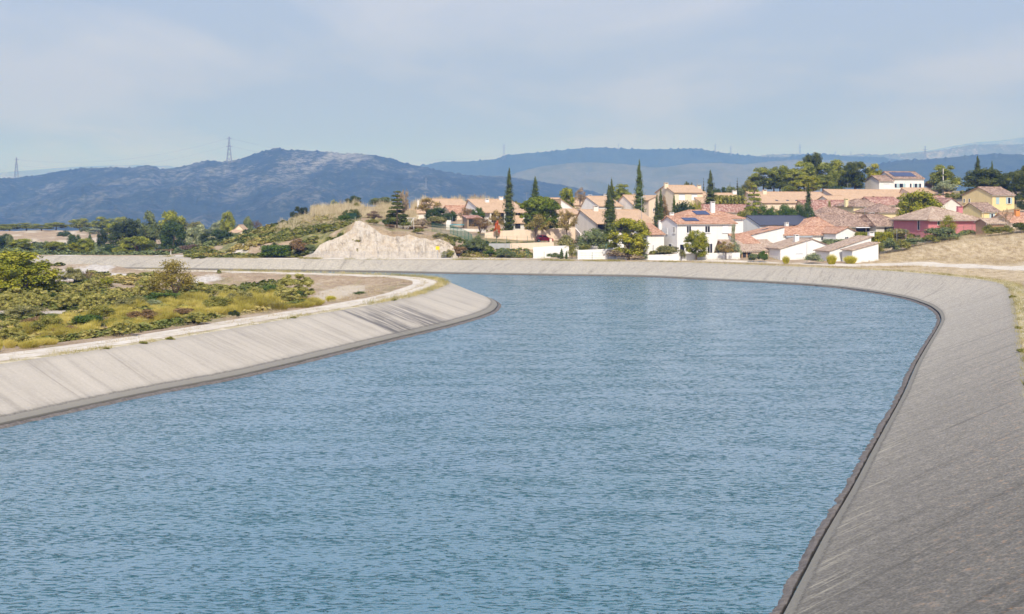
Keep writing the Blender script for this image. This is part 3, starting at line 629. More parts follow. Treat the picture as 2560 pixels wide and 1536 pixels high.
hills('massif', [(-700,470),(-300,455),(0,447),(60,443),(110,436),(150,428),(210,421),(290,419),(330,420),(360,415),(385,416),(400,424),(440,420),(480,411),(520,402),(560,406),(600,398),(640,384),(670,376),(695,371),(720,376),(760,377),(800,379),(850,384),(900,386),(935,388),(980,398),(1020,411),(1045,415),(1090,425),(1130,433),(1180,440),(1240,443),(1330,452),(1400,462),(1440,470),(1520,490),(1700,515),(1900,540)],
      2500, 1250, -62, M['massif'], 0.02, seed=3, teeth=4.0)
hills('brown_hill', [(1120,540),(1240,460),(1290,432),(1350,417),(1420,409),(1480,406),(1560,411),(1640,420),(1670,417),(1720,410),(1800,408),(1860,412),(1930,404),(2000,400),(2100,402),(2200,410),(2400,430),(2700,450),(3300,440)],
      3300, 2300, -80, M['brownhill'], 0.014, seed=11, teeth=2.0)
hills('blue_ridge', [(700,520),(900,460),(1045,416),(1070,412),(1100,405),(1180,404),(1240,398),(1270,388),(1330,383),(1400,377),(1440,372),(1500,369),(1560,373),(1620,374),(1700,373),(1740,372),(1790,380),(1850,388),(1900,393),(1960,395),(2010,386),(2060,386),(2120,391),(2200,394),(2400,420),(2700,440),(3300,430)],
      4200, 3300, -80, M['forest'], 0.012, seed=21, teeth=7.0)
hills('dark_wooded_ridge', [(2020,520),(2080,470),(2150,430),(2200,410),(2250,402),(2300,400),(2380,394),(2440,388),(2500,385),(2570,388),(2700,395),(3300,420)],
      2700, 1700, -70, M['forest'], 0.012, seed=31, teeth=5.0)
hills('pale_ridge', [(1750,440),(1850,395),(1930,387),(1990,386),(2080,392),(2150,386),(2200,388),(2260,386),(2320,379),(2370,374),(2420,364),(2480,361),(2520,362),(2600,360),(2800,372),(3300,395)],
      5200, 4300, -90, M['palehill'], 0.012, seed=41, teeth=6.0)
hills('distant_ridge', [(-900,440),(-400,436),(0,432),(100,424),(180,418),(280,414),(340,413),(400,415),(420,414),(460,424),(560,440),(900,450),(1500,440),(2100,400),(2240,385),(2330,376),(2380,366),(2440,356),(2500,352),(2560,344),(2700,350),(3000,380),(3400,400)],
      8200, 7000, -60, M['palehill'], 0.010, seed=51)
hz = MB(); hz.box(-11000, -150, -160, 11000, 20500, 820)
hm = bpy.data.materials.new('haze'); hm.use_nodes = True; t = hm.node_tree; t.nodes.clear()
o_ = t.nodes.new('ShaderNodeOutputMaterial'); pv = t.nodes.new('ShaderNodeVolumePrincipled'); t.links.new(pv.outputs[0], o_.inputs['Volume'])
pv.inputs['Color'].default_value = (0.155, 0.36, 1.0, 1); pv.inputs['Absorption Color'].default_value = (1, 1, 1, 1); pv.inputs['Density'].default_value = 0.00018; pv.inputs['Anisotropy'].default_value = 0.0
tag(hz.build('haze', hm), kind='stuff')
# ------------------------------------------------------------------ plants: unit-sized crowns made of leaf-sized faces
def leaf_quads(C_, Nn, size, rng, asp=1.0, tilt=0.6):
    """little quads at points C_, roughly facing Nn"""
    n = len(C_); nn = Nn + rng.normal(0, tilt, (n, 3)); nn /= np.linalg.norm(nn, axis=1)[:, None] + 1e-9
    r = rng.normal(0, 1, (n, 3)); a = np.cross(nn, r); a /= np.linalg.norm(a, axis=1)[:, None] + 1e-9; b = np.cross(nn, a)
    s = size * rng.uniform(0.6, 1.4, (n, 1)); a = a * s; b = b * s * asp
    v = np.stack([C_ - a * 0.5 - b, C_ + a * 0.5 - b * 0.6, C_ + a * 0.4 + b, C_ - a * 0.6 + b * 0.7], 1).reshape(-1, 3)
    return v, np.arange(4 * n).reshape(-1, 4)
def sphere_core(c, r, rng, n1=7, n2=5):
    """a lumpy closed ball, the shaded heart of a bough"""
    th = np.linspace(0, 2 * np.pi, n1, endpoint=False); ph = np.linspace(0.15, np.pi - 0.15, n2)
    V = []
    for p in ph:
        for t in th:
            k = rng.uniform(0.75, 1.05); V.append((c[0] + r[0]*k*np.sin(p)*np.cos(t), c[1] + r[1]*k*np.sin(p)*np.sin(t), c[2] + r[2]*k*np.cos(p)))
    Fc = []
    for i in range(n2 - 1):
        for j in range(n1): Fc.append((i*n1+j, (i+1)*n1+j, (i+1)*n1+(j+1) % n1, i*n1+(j+1) % n1))
    return np.array(V), np.array(Fc)
def crown_mesh(name, lobes, nleaf, leaf, seed, asp=1.0, core=0.72, tilt=0.6, up=0.0, spread=(0.78, 1.06)):
    """lobes: (x,y,z,rx,ry,rz)"""
    rng = np.random.default_rng(seed); lobes = np.array(lobes, float)
    area = (lobes[:, 3] * lobes[:, 5]) ** 1.0; cnt = np.maximum((nleaf * area / area.sum()).astype(int), 6)
    VV = []; FF = []; b = 0
    for L_, k in zip(lobes, cnt):
        d = rng.normal(0, 1, (k, 3)); d /= np.linalg.norm(d, axis=1)[:, None]; d[:, 2] = np.where(d[:, 2] < -0.5, -d[:, 2], d[:, 2])
        rr = rng.uniform(spread[0], spread[1], (k, 1)); c = L_[:3] + d * L_[3:] * rr
        nn = d / L_[3:]; nn /= np.linalg.norm(nn, axis=1)[:, None]; nn[:, 2] += up
        v, f = leaf_quads(c, nn, leaf, rng, asp, tilt); VV.append(v); FF.append(f + b); b += len(v)
        if core:
            v, f = sphere_core(L_[:3], L_[3:] * core, rng); VV.append(v); FF.append(f + b); b += len(v)
    return arrmesh(name, np.vstack(VV), np.vstack(FF), [G['pine']], False)
def trunk_mesh(name, h, r, limbs, seed, top=0.5):
    rng = random.Random(seed); mb = MB(); p = Vector((0, 0, -0.03)); q = Vector((rng.uniform(-.02, .02), rng.uniform(-.02, .02), h))
    mb.tube(p, q, r, r * 0.6, 7)
    for k in range(limbs):
        a = rng.uniform(0, 6.28); l = rng.uniform(0.6, 1.0); e = q + Vector((math.cos(a) * 0.28 * l, math.sin(a) * 0.28 * l, (top - h) * rng.uniform(0.6, 1.1) + 0.12))
        s = p.lerp(q, rng.uniform(0.7, 1.0)); m = s.lerp(e, 0.5) + Vector((0, 0, 0.03)); mb.tube(s, m, r * 0.5, r * 0.35, 5); mb.tube(m, e, r * 0.35, r * 0.12, 5)
    o = mb.build(name, M['bark']); me = o.data; bpy.data.objects.remove(o); return me
def lobes_ellipsoid(n, seed, c=(0, 0, 0.55), R_=(0.36, 0.36, 0.32), r=(0.13, 0.2), flat=0.8, zmin=None, fill=0.3):
    rng = np.random.default_rng(seed); out = []
    for k in range(n):
        for _ in range(30):
            d = rng.normal(0, 1, 3); d /= np.linalg.norm(d)
            if zmin is None or d[2] > zmin: break
        m = 1.0 if rng.random() > fill else rng.uniform(0.2, 0.8); s = rng.uniform(*r)
        out.append((c[0] + d[0]*R_[0]*m, c[1] + d[1]*R_[1]*m, c[2] + d[2]*R_[2]*m, s, s, s * flat))
    return out
PROTO = {}
def proto(kind, var, fn): PROTO[(kind, var)] = fn
def get_proto(kind, var):
    key = (kind, var)
    if not isinstance(PROTO[key], tuple): PROTO[key] = PROTO[key]()
    return PROTO[key]
for v_ in range(3):
    proto('pine', v_, lambda s=v_: (crown_mesh('pine_crown', lobes_ellipsoid(46, 10 + s, (0, 0, 0.50), (0.38, 0.38, 0.40), (0.08, 0.15), 0.85, -0.85), 9500, 0.0165, s, up=0.5, core=0.62, spread=(0.66, 1.3)), trunk_mesh('pine_trunk', 0.35, 0.035, 5, s)))
    proto('grove', v_, lambda s=v_: (crown_mesh('grove_crown', lobes_ellipsoid(34, 40 + s, (0, 0, 0.54), (0.38, 0.38, 0.37), (0.10, 0.17), 0.75, -0.8), 7000, 0.019, s, up=0.5, core=0.62, spread=(0.66, 1.3)), trunk_mesh('grove_trunk', 0.5, 0.03, 6, s, 0.6)))
    proto('oak', v_, lambda s=v_: (crown_mesh('oak_crown', lobes_ellipsoid(34, 70 + s, (0, 0, 0.48), (0.37, 0.37, 0.42), (0.11, 0.18), 0.9), 7000, 0.019, s, up=0.3, core=0.62, spread=(0.66, 1.28)), trunk_mesh('oak_trunk', 0.3, 0.04, 4, s)))
    proto('poplar', v_, lambda s=v_: (crown_mesh('poplar_crown', lobes_ellipsoid(24, 90 + s, (0, 0, 0.55), (0.32, 0.32, 0.38), (0.09, 0.16), 1.3), 4200, 0.022, s, core=0.55, spread=(0.6, 1.15)), trunk_mesh('poplar_trunk', 0.4, 0.03, 5, s)))
    proto('loose', v_, lambda s=v_: (crown_mesh('loose_crown', lobes_ellipsoid(22, 110 + s, (0, 0, 0.66), (0.37, 0.37, 0.26), (0.08, 0.15), 0.9), 2600, 0.018, s, core=0.0, spread=(0.3, 1.3)), trunk_mesh('loose_trunk', 0.38, 0.03, 11, s, 0.75)))
    proto('shrub', v_, lambda s=v_: (crown_mesh('shrub_foliage', lobes_ellipsoid(30, 130 + s, (0, 0, 0.40), (0.38, 0.38, 0.42), (0.10, 0.17), 0.95, -0.35), 6500, 0.017, s, up=0.4, core=0.62, spread=(0.66, 1.28)), None))
    proto('bush', v_, lambda s=v_: (crown_mesh('bush_foliage', lobes_ellipsoid(16, 150 + s, (0, 0, 0.36), (0.36, 0.36, 0.42), (0.14, 0.22), 0.9, -0.3), 3400, 0.025, s, up=0.3, core=0.62, spread=(0.66, 1.3)), None))
    proto('cauli', v_, lambda s=v_: (crown_mesh('cauliflower_foliage', lobes_ellipsoid(60, 170 + s, (0, 0, 0.42), (0.40, 0.40, 0.46), (0.055, 0.11), 0.9, -0.35, 0.15), 9000, 0.0115, s, up=0.6, core=0.8), None))
    proto('thin', v_, lambda s=v_: (crown_mesh('thin_foliage', lobes_ellipsoid(26, 190 + s, (0, 0, 0.46), (0.36, 0.36, 0.40), (0.10, 0.17), 1.1, -0.5), 5200, 0.011, s, asp=1.5, core=0.0, spread=(0.2, 1.2)), trunk_mesh('thin_trunk', 0.16, 0.02, 14, s, 0.6)))
def cyp(seed, slim=1.0):
    L_ = []; rng = np.random.default_rng(seed)
    for k in range(34):
        z = 0.03 + 0.94 * (k / 33.0); w = 0.52 * slim * min(1.0, (z + 0.15) / 0.3) ** 0.5 * (1 - max(0, (z - 0.12) / 0.90) ** 1.9) + 0.015
        a = rng.uniform(0, 6.28); L_.append((math.cos(a) * w * 0.22, math.sin(a) * w * 0.22, z, w, w, 0.045))
    return crown_mesh('cypress_foliage', L_, 3600, 0.020, seed, asp=0.5, core=0.75, tilt=0.7, spread=(0.8, 1.14))
for v_ in range(3): proto('cypress', v_, lambda s=v_: (cyp(s), trunk_mesh('cypress_trunk', 0.1, 0.06, 0, s)))
def tiers(seed, n, w0, w1, gap, leaf, nl, sag=0.0):
    L_ = []; rng = np.random.default_rng(seed)
    for k in range(n):
        f = k / (n - 1.0); z = 0.14 + 0.82 * f; w = w0 + (w1 - w0) * f
        for j in range(6):
            a = rng.uniform(0, 6.28); q = w * rng.uniform(0.35, 0.75); s = w * rng.uniform(0.3, 0.5)
            L_.append((math.cos(a) * q, math.sin(a) * q, z - sag * q, s, s, s * gap))
    return crown_mesh('tiered_foliage', L_, nl, leaf, seed, core=0.6)
for v_ in range(2):
    proto('cedar', v_, lambda s=v_: (tiers(200 + s, 9, 0.52, 0.16, 0.35, 0.020, 4200, 0.1), trunk_mesh('cedar_trunk', 0.9, 0.035, 3, s, 0.8)))
    proto('fir', v_, lambda s=v_: (tiers(220 + s, 10, 0.46, 0.04, 0.5, 0.030, 1500, 0.25), trunk_mesh('fir_trunk', 0.9, 0.03, 0, s, 0.8)))
    proto('hedge', v_, lambda s=v_: (crown_mesh('hedge_foliage', [(x, y, z, 0.11, 0.3, 0.3) for x in np.linspace(-0.42, 0.42, 8) for y in (-0.2, 0.2) for z in (0.3, 0.68)], 3600, 0.028, 240 + s, up=0.2), None))
def umb(seed):
    rng = np.random.default_rng(seed); L_ = []
    for k in range(70):
        a = rng.uniform(0, 6.28); q = math.sqrt(rng.random()) * 0.43; s = rng.uniform(0.055, 0.085)
        z = 0.55 + 0.38 * math.sqrt(max(0, 1 - (q / 0.47) ** 2)); L_.append((math.cos(a) * q, math.sin(a) * q, z, s, s, s * 0.85))
    for k in range(46):
        a = rng.uniform(0, 6.28); q = rng.uniform(0.22, 0.44); s = rng.uniform(0.06, 0.09); L_.append((math.cos(a) * q, math.sin(a) * q, rng.uniform(0.22, 0.62), s, s, s * 0.85))
    L_.append((0, 0, 0.58, 0.34, 0.34, 0.26))
    return crown_mesh('stone_pine_crown', L_, 8000, 0.016, seed, up=0.5)
proto('umbrella', 0, lambda: (umb(5), trunk_mesh('stone_pine_trunk', 0.4, 0.03, 5, 3)))
def bare(seed, tw=0.0035, n=260):
    rng = random.Random(seed); mb = MB()
    def grow(p, d, l, r, k):
        q = p + d * l; mb.tube(p, q, r, r * 0.7, 3 if r < 0.01 else 5)
        if k == 0: return
        for _ in range(3 if k > 1 else 4):
            e = (d + Vector((rng.gauss(0, .5), rng.gauss(0, .5), rng.gauss(0.12, .3)))).normalized(); grow(q, e, l * rng.uniform(.6, .85), max(r * 0.6, tw), k - 1)
    for _ in range(3):
        grow(Vector((rng.uniform(-.04, .04), rng.uniform(-.04, .04), -0.02)), Vector((rng.gauss(0, .3), rng.gauss(0, .3), 1)).normalized(), 0.26, 0.016, 4)
    o = mb.build('bare_branches', G['twig']); me = o.data; bpy.data.objects.remove(o); return me
for v_ in range(2): proto('bare', v_, lambda s=v_: (bare(300 + s), None))
def blades(n, seed, h=(0.6, 1.0), rad=0.45, lean=0.35, w=0.012, clump=None):
    """upright thin blades fanning out of a clump; unit height"""
    rng = np.random.default_rng(seed); a = rng.uniform(0, 6.283, n); q = np.sqrt(rng.random(n)) * rad
    base = np.stack([np.cos(a) * q * 0.7, np.sin(a) * q * 0.7, np.zeros(n)], 1)
    dr = np.stack([np.cos(a) * q / rad * lean + rng.normal(0, .14, n), np.sin(a) * q / rad * lean + rng.normal(0, .14, n), np.ones(n)], 1)
    hh = rng.uniform(h[0], h[1], n) * (1 - 0.35 * (q / rad) ** 2); tip = base + dr * hh[:, None]
    s = rng.normal(0, 1, (n, 3)); s[:, 2] = 0; s /= np.linalg.norm(s, axis=1)[:, None]; s *= w
    mid = (base + tip) / 2 + rng.normal(0, .02, (n, 3)); z0 = hh * rng.uniform(0.0, 0.55, n); base = base + dr * z0[:, None]
    v = np.stack([base - s * .6, base + s * .6, tip + s * .35, tip - s * .35], 1).reshape(-1, 3)
    return v, np.arange(4 * n).reshape(-1, 4)
def broom_me(s):
    v, f = blades(2600, 400 + s, (0.5, 1.0), 0.5, 0.45, 0.007); cv, cf = sphere_core((0, 0, 0.3), (0.4, 0.4, 0.36), np.random.default_rng(s), 9, 6)
    return arrmesh('broom_foliage', np.vstack([v, cv]), np.vstack([f, cf + len(v)]), [G['broom']], False)
for v_ in range(3): proto('broom', v_, lambda s=v_: (broom_me(s), None))

_pn = 0
def plant(kind, mat, x, y, w, h, label, cat, name=None, group=None, d=None, var=None, z=None, bark='bark', sink=0.0):
    """one plant standing on the ground at (x, y): width w, height h in metres"""
    global _pn; _pn += 1; rng = random.Random(_pn * 7 + 1)
    nv = len([k for k in PROTO if k[0] == kind]); cm, tm = get_proto(kind, (_pn if var is None else var) % nv)
    z = Hp(x, y) if z is None else z; name = name or cat.replace(' ', '_'); rz = rng.uniform(0, 6.28) if kind != 'hedge' else 0.0
    def setm(o, m): o.material_slots[0].link = 'OBJECT'; o.material_slots[0].material = m
    if tm is None:
        o = link(name, cm, None, (x, y, z - sink), rz); setm(o, G[mat]); o.scale = (w, w if d is None else d, h)
        tag(o, label, cat, group); return o
    e = empty(name, (x, y, z - sink), rz, (w, w if d is None else d, h)); tag(e, label, cat, group)
    c = link('crown', cm, e); setm(c, G[mat]); t = link('trunk', tm, e); setm(t, M[bark]); return e
KD = 1.055
def tree(kind, mat, px, ytop, wpx, D, label, cat, k=True, **kw):
    """by its place in the view: centre column, top row, width in photo pixels, distance in metres"""
    D = D * KD if k else D; x = PX(px, D); z = Hp(x, D); zt = ZY(ytop, D); w = wpx / F * D

    h = max(zt - z, w * 0.25)
    return plant(kind, mat, x, D, w * (1.32 if kind == 'cypress' else 1.36 if kind == 'grove' else 1.08), h * 1.02, label, cat, z=z, **kw)
# ------------------------------------------------------------------ houses
class House:
    """front wall from A to B, each (photo column, distance); the body reaches 'deep' metres behind it"""
    def __init__(s, name, label, A, B, deep, eave, ridge, roof='gx', wall='white', tile='red', rf=0.5, oh=0.45, og=0.25, cat='house', group=None, hips=None, base=None, eback=None, rot=None, k=True):
        kd = KD if k else 1.0
        a = Vector((PX(A[0], A[1] * kd), A[1] * kd)); b = Vector((PX(B[0], B[1] * kd), B[1] * kd)); s.a = a; s.ex = (b - a).normalized(); s.ey = Vector((-s.ex.y, s.ex.x))
        s.L = (b - a).length; s.W = deep; s.ang = math.atan2(s.ex.y, s.ex.x)
        cs = [a, b, a + s.ey * deep, b + s.ey * deep]; gz = [Hp(c.x, c.y) for c in cs]
        s.z0 = min(gz) if base is None else ZY(base, a.y)
        s.root = empty(name, (a.x, a.y, s.z0), s.ang); tag(s.root, label, cat, group)
        s.he = ZY(eave, a.y) - s.z0; s.roof = roof; s.rf = rf; s.wall = M[wall]; s.tile = tile; s.oh = oh; s.og = og
        mid = a + s.ey * (deep * (rf if roof in ('gx', 'shedy') else 0.5)) + (s.ex * (s.L * rf) if roof == 'gy' else Vector((0, 0)))
        s.hr = ZY(ridge, mid.y) - s.z0; s.hips = hips; s.eb = s.he if eback is None else ZY(eback, a.y + deep * s.ey.y) - s.z0
        s.mk()
    def rz(s, x, y):
        if s.roof == 'gx':
            r = s.rf * s.W; return s.he + (s.hr - s.he) * y / r if y <= r else s.hr + (s.eb - s.hr) * (y - r) / (s.W - r)
        if s.roof == 'gy':
            r = s.rf * s.L; return s.he + (s.hr - s.he) * x / r if x <= r else s.hr + (s.eb - s.hr) * (x - r) / (s.L - r)
        if s.roof == 'shedy': return s.he + (s.hr - s.he) * y / s.W
        if s.roof == 'shedx': return s.he + (s.hr - s.he) * x / s.L
        if s.roof == 'hip':
            h1, h2 = s.hips or (s.W / 2, s.W / 2)
            return s.he + (s.hr - s.he) * max(0, min(1, y / (s.W / 2), (s.W - y) / (s.W / 2), x / max(h1, .1), (s.L - x) / max(h2, .1)))
        return s.he
    def mk(s):
        mb = MB(); L_, W = s.L, s.W; zb = -1.2; e = 0.02
        P4 = [(0, 0), (L_, 0), (L_, W), (0, W)]
        def wallp(p, q, cuts):
            pts = [(p[0], p[1], zb), (q[0], q[1], zb)]
            for t in [1.0] + sorted(cuts, reverse=True) + [0.0]:
                x = p[0] + (q[0] - p[0]) * t; y = p[1] + (q[1] - p[1]) * t; pts.append((x, y, s.rz(x, y) - e))
            mb.face(pts)
        cf = [s.rf] if s.roof == 'gy' else []; cs = [s.rf] if s.roof == 'gx' else []
        wallp(P4[0], P4[1], cf); wallp(P4[1], P4[2], cs); wallp(P4[2], P4[3], [1 - c for c in cf]); wallp(P4[3], P4[0], [1 - c for c in cs])
        s.body = mb.build('wall', s.wall, s.root)
        rb = MB(); oh, og, th = s.oh, s.og, 0.14; up = 0.12; q = s.roof
        ax = 'Y' if q in ('gy', 'shedx') else 'X'
        if q == 'gx':
            r = s.rf * W; t1 = (s.hr - s.he) / r; t2 = (s.hr - s.eb) / (W - r)
            rb.prism([(-og, -oh, s.he - t1 * oh + up), (L_ + og, -oh, s.he - t1 * oh + up), (L_ + og, r, s.hr + up), (-og, r, s.hr + up)], th)
            rb.prism([(-og, r + .003, s.hr + up), (L_ + og, r + .003, s.hr + up), (L_ + og, W + oh, s.eb - t2 * oh + up), (-og, W + oh, s.eb - t2 * oh + up)], th)
            rb.tube((-og, r, s.hr + up + 0.02), (L_ + og, r, s.hr + up + 0.02), 0.10, n=6)
        elif q == 'gy':
            r = s.rf * L_; t1 = (s.hr - s.he) / r; t2 = (s.hr - s.eb) / (L_ - r)
            rb.prism([(-oh, W + og, s.he - t1 * oh + up), (-oh, -og, s.he - t1 * oh + up), (r, -og, s.hr + up), (r, W + og, s.hr + up)], th)
            rb.prism([(r + .003, W + og, s.hr + up), (r + .003, -og, s.hr + up), (L_ + oh, -og, s.eb - t2 * oh + up), (L_ + oh, W + og, s.eb - t2 * oh + up)], th)
            rb.tube((r, -og, s.hr + up + 0.02), (r, W + og, s.hr + up + 0.02), 0.10, n=6)
        elif q == 'shedy':
            t = (s.hr - s.he) / W; rb.prism([(-og, -oh, s.he - t * oh + up), (L_ + og, -oh, s.he - t * oh + up), (L_ + og, W + oh, s.hr + t * oh + up), (-og, W + oh, s.hr + t * oh + up)], th)
        elif q == 'shedx':
            t = (s.hr - s.he) / L_; rb.prism([(-oh, W + og, s.he - t * oh + up), (-oh, -og, s.he - t * oh + up), (L_ + oh, -og, s.hr + t * oh + up), (L_ + oh, W + og, s.hr + t * oh + up)], th)
        elif q == 'hip':
            h1, h2 = s.hips or (W / 2, W / 2); t = (s.hr - s.he) / (W / 2); z = s.he - t * oh + up; zr = s.hr + up
            A, B, C, D_ = (-oh, -oh, z), (L_ + oh, -oh, z), (L_ + oh, W + oh, z), (-oh, W + oh, z); E1, E2 = (h1, W / 2, zr), (L_ - h2, W / 2, zr)
            rb.face([A, B, E2, E1]); rb.face([B, C, E2]); rb.face([C, D_, E1, E2]); rb.face([D_, A, E1])
            dn = lambda p: (p[0], p[1], p[2] - th)
            for u, w in ((A, B), (B, C), (C, D_), (D_, A)): rb.face([dn(u), dn(w), w, u])
            rb.face([dn(D_), dn(C), dn(B), dn(A)])
            for u, w in ((A, E1), (B, E2), (C, E2), (D_, E1), (E1, E2)):
                rb.tube(Vector(u) + Vector((0, 0, .02)), Vector(w) + Vector((0, 0, .02)), 0.09, n=5)
        tm = M[s.tile + ax] if s.tile + ax in M else M[s.tile]
        s.ro = rb.build('roof', tm, s.root)
        if q in ('gx', 'hip') and s.tile in ('red', 'brown', 'tan', 'mott'):      # scalloped tile ends under the eave
            gb = MB(); n = int((L_ + 2 * og) / 0.42); zz = s.he - (s.hr - s.he) / max(0.1, (s.rf if q == 'gx' else .5) * W) * oh + up - th
            for i in range(n): x = -og + i * 0.42; gb.box(x, -oh + 0.04, zz - 0.16, x + 0.22, -oh + 0.2, zz - 0.002)
            gb.build('eave_tiles', M['white_old'], s.root)
    def fx(s, px, y=0.0):
        """local x where the sight line through a photo column crosses the plane y = const"""
        o = s.a + s.ey * y; k = (px - 1280.0) / F
        return (k * o.y - o.x) / (s.ex.x - k * s.ex.y)
    def sy(s, px, x=0.0):
        o = s.a + s.ex * x; k = (px - 1280.0) / F
        return (k * o.y - o.x) / (s.ey.x - k * s.ey.y)
    def zat(s, py, x, y): return ZY(py, (s.a + s.ex * x + s.ey * y).y) - s.z0
    def opening(s, face, px0, py0, px1, py1, kind='win', y=0.0, mull=1, sill=True, name=None, shut=None):
        """a window or door seen in the wall: frame, pane, sill, shutters"""
        if face == 'F': u0, u1 = s.fx(px0, y), s.fx(px1, y); zt, zb = s.zat(py0, (u0+u1)/2, y), s.zat(py1, (u0+u1)/2, y)
        else: u0, u1 = sorted((s.sy(px0, y), s.sy(px1, y))); zt, zb = s.zat(py0, y, (u0+u1)/2), s.zat(py1, y, (u0+u1)/2)
        zb = max(zb, -0.2)
        def put(nm, boxes, mat, par=None):
            m = MB()
            for (a0, d0, z0, a1, d1, z1) in boxes:
                if face == 'F': m.box(a0, y - d1, z0, a1, y - d0, z1)
                else: m.box(y - d1, a0, z0, y - d0, a1, z1)
            return m.build(nm, mat, par or s.root)
        w = 0.07; nm = name or ('door' if kind == 'door' else 'window')
        if kind == 'shut':
            o = put(nm, [(u0, 0.003, zb, u1, 0.06, zt)], M[shut or 'shutter_white'])
            put('shutter_box', [(u0 - .05, 0.003, zt + .003, u1 + .05, 0.10, zt + 0.15)], M['greyshade'], o)
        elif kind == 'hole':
            o = put(nm, [(u0, 0.002, zb, u1, 0.03, zt)], M['dark'])  # solid dark panel: the shade within the opening is put into its colour
        else:
            bars = [(u0, .003, zb, u0 + w, .08, zt), (u1 - w, .003, zb, u1, .08, zt), (u0 + w, .003, zt - w, u1 - w, .08, zt), (u0 + w, .003, zb, u1 - w, .08, zb + w)]
            for i in range(mull): x = u0 + (u1 - u0) * (i + 1) / (mull + 1); bars.append((x - .035, .004, zb + w, x + .035, .075, zt - w))
            o = put(nm, bars, M['frame']); put('pane', [(u0 + w, .003, zb + w, u1 - w, .03, zt - w)], M['glass'], o)
        if sill and kind != 'door': put('sill', [(u0 - .1, .003, zb - .12, u1 + .1, .16, zb - .003)], s.wall, o)
        if shut and kind != 'shut':
            ww = (u1 - u0) * 0.55
            put('shutter', [(u0 - ww - .03, .003, zb, u0 - .03, .06, zt)], M[shut], o); put('shutter', [(u1 + .03, .003, zb, u1 + ww + .03, .06, zt)], M[shut], o)
        return o
    def chimney(s, px0, px1, ytop, fy, wall=None, d=0.7):
        y = fy * s.W; u0, u1 = s.fx(px0, y), s.fx(px1, y); xm = (u0 + u1) / 2; zt = s.zat(ytop, xm, y); z0 = s.rz(xm, y) - 0.3
        m = MB(); m.box(u0, y, z0, u1, y + d, zt - 0.28); m.box(u0 + .03, y + .03, zt - .26, u0 + .15, y + d - .03, zt - .08); m.box(u1 - .15, y + .03, zt - .26, u1 - .03, y + d - .03, zt - .08)
        m.box(u0 - .05, y - .05, zt - .08, u1 + .05, y + d + .05, zt)
        c = m.build('chimney', M[wall] if wall else s.wall, s.ro); k = MB(); k.box(u0 + .152, y + .06, zt - .279, u1 - .152, y + d - .06, zt - .09); k.build('flue', M['dark'], c); return c
    def panel(s, px0, px1, f0, f1, n=2):
        """solar panels lying on the front slope between the slope fractions f0 and f1"""
        y0, y1 = f0 * s.W, f1 * s.W; x0, x1 = s.fx(px0, y0), s.fx(px1, y0)
        for i in range(n):
            a = x0 + (x1 - x0) * i / n; b = x0 + (x1 - x0) * (i + 1) / n - 0.06; m = MB()
            m.prism([(a, y0, s.rz(a, y0) + .24), (b, y0, s.rz(b, y0) + .24), (b, y1, s.rz(b, y1) + .24), (a, y1, s.rz(a, y1) + .24)], 0.08); m.build('solar_panel', M['solar'], s.ro)
    def skylight(s, px, f0, f1, w=0.9):
        y0, y1 = f0 * s.W, f1 * s.W; a = s.fx(px, y0); b = a + w; m = MB()
        m.prism([(a, y0, s.rz(a, y0) + .2), (b, y0, s.rz(b, y0) + .2), (b, y1, s.rz(b, y1) + .2), (a, y1, s.rz(a, y1) + .2)], 0.07); m.build('skylight', M['glass'], s.ro)
def antenna(h, px, y, ztop, lab):
    x = h.fx(px, y); w = h.a + h.ex * x + h.ey * y; z0 = h.z0 + h.rz(x, y); zt = ZY(ztop, w.y)
    mb = MB(); mb.tube((0, 0, 0.1), (0, 0, zt - z0), 0.03, n=5); mb.tube((-.7, 0, zt - z0 - .15), (.8, .1, zt - z0 - .1), 0.02, n=4)
    for k in range(5): mb.tube((-.6 + .3 * k, -.3, zt - z0 - .13), (-.6 + .3 * k, .3, zt - z0 - .13), 0.014, n=3)
    tag(mb.build('television_antenna', M['metal'], None, (w.x, w.y, z0), h.ang + 0.3), lab, 'antenna', 'antennas on the village roofs')
GH = 'houses of the village'
# two-storey white house with its rear block and left wing
h = House('white_house', 'two-storey white house with pink tiled roof, two solar panels and dark windows above the canal', (1693, 284), (1840, 289), 8.2, 559, 542, 'gx', 'white', 'red', group=GH)
h.opening('F', 1716, 565, 1728, 583); h.opening('F', 1762, 565, 1775, 582); h.opening('F', 1806, 564, 1820, 582, 'shut')
h.opening('F', 1699, 611, 1711, 636, 'door', mull=0); h.opening('F', 1768, 609, 1781, 636, 'door', mull=1)
h.opening('L', 1666, 571, 1669, 585); h.opening('L', 1683, 567, 1688, 583); h.panel(1713, 1749, 0.12, 0.34)
h.opening('L', 1672, 610, 1680, 636, 'door', mull=0, name='door')
h1 = h
h = House('white_house', 'rear block of the white house, hipped pink roof with solar panels and a tall chimney', (1702, 293.5), (1858, 299), 8.5, 546, 527, 'hip', 'white', 'red', hips=(4.2, 5.0), group=GH)
h.panel(1741, 1776, 0.18, 0.42); h.chimney(1778.5, 1788, 504, 0.3, d=.6); h.chimney(1676, 1685, 531, 0.1, d=.6)
h = House('white_annex', 'low white wing with salmon lean-to roof and small chimney beside the two-storey white house', (1619, 285), (1660, 286), 7.5, 586, 561, 'shedy', 'white', 'red', group=GH)
h.chimney(1648, 1657, 551, 0.55); h.opening('F', 1631, 612, 1634, 630, mull=0)
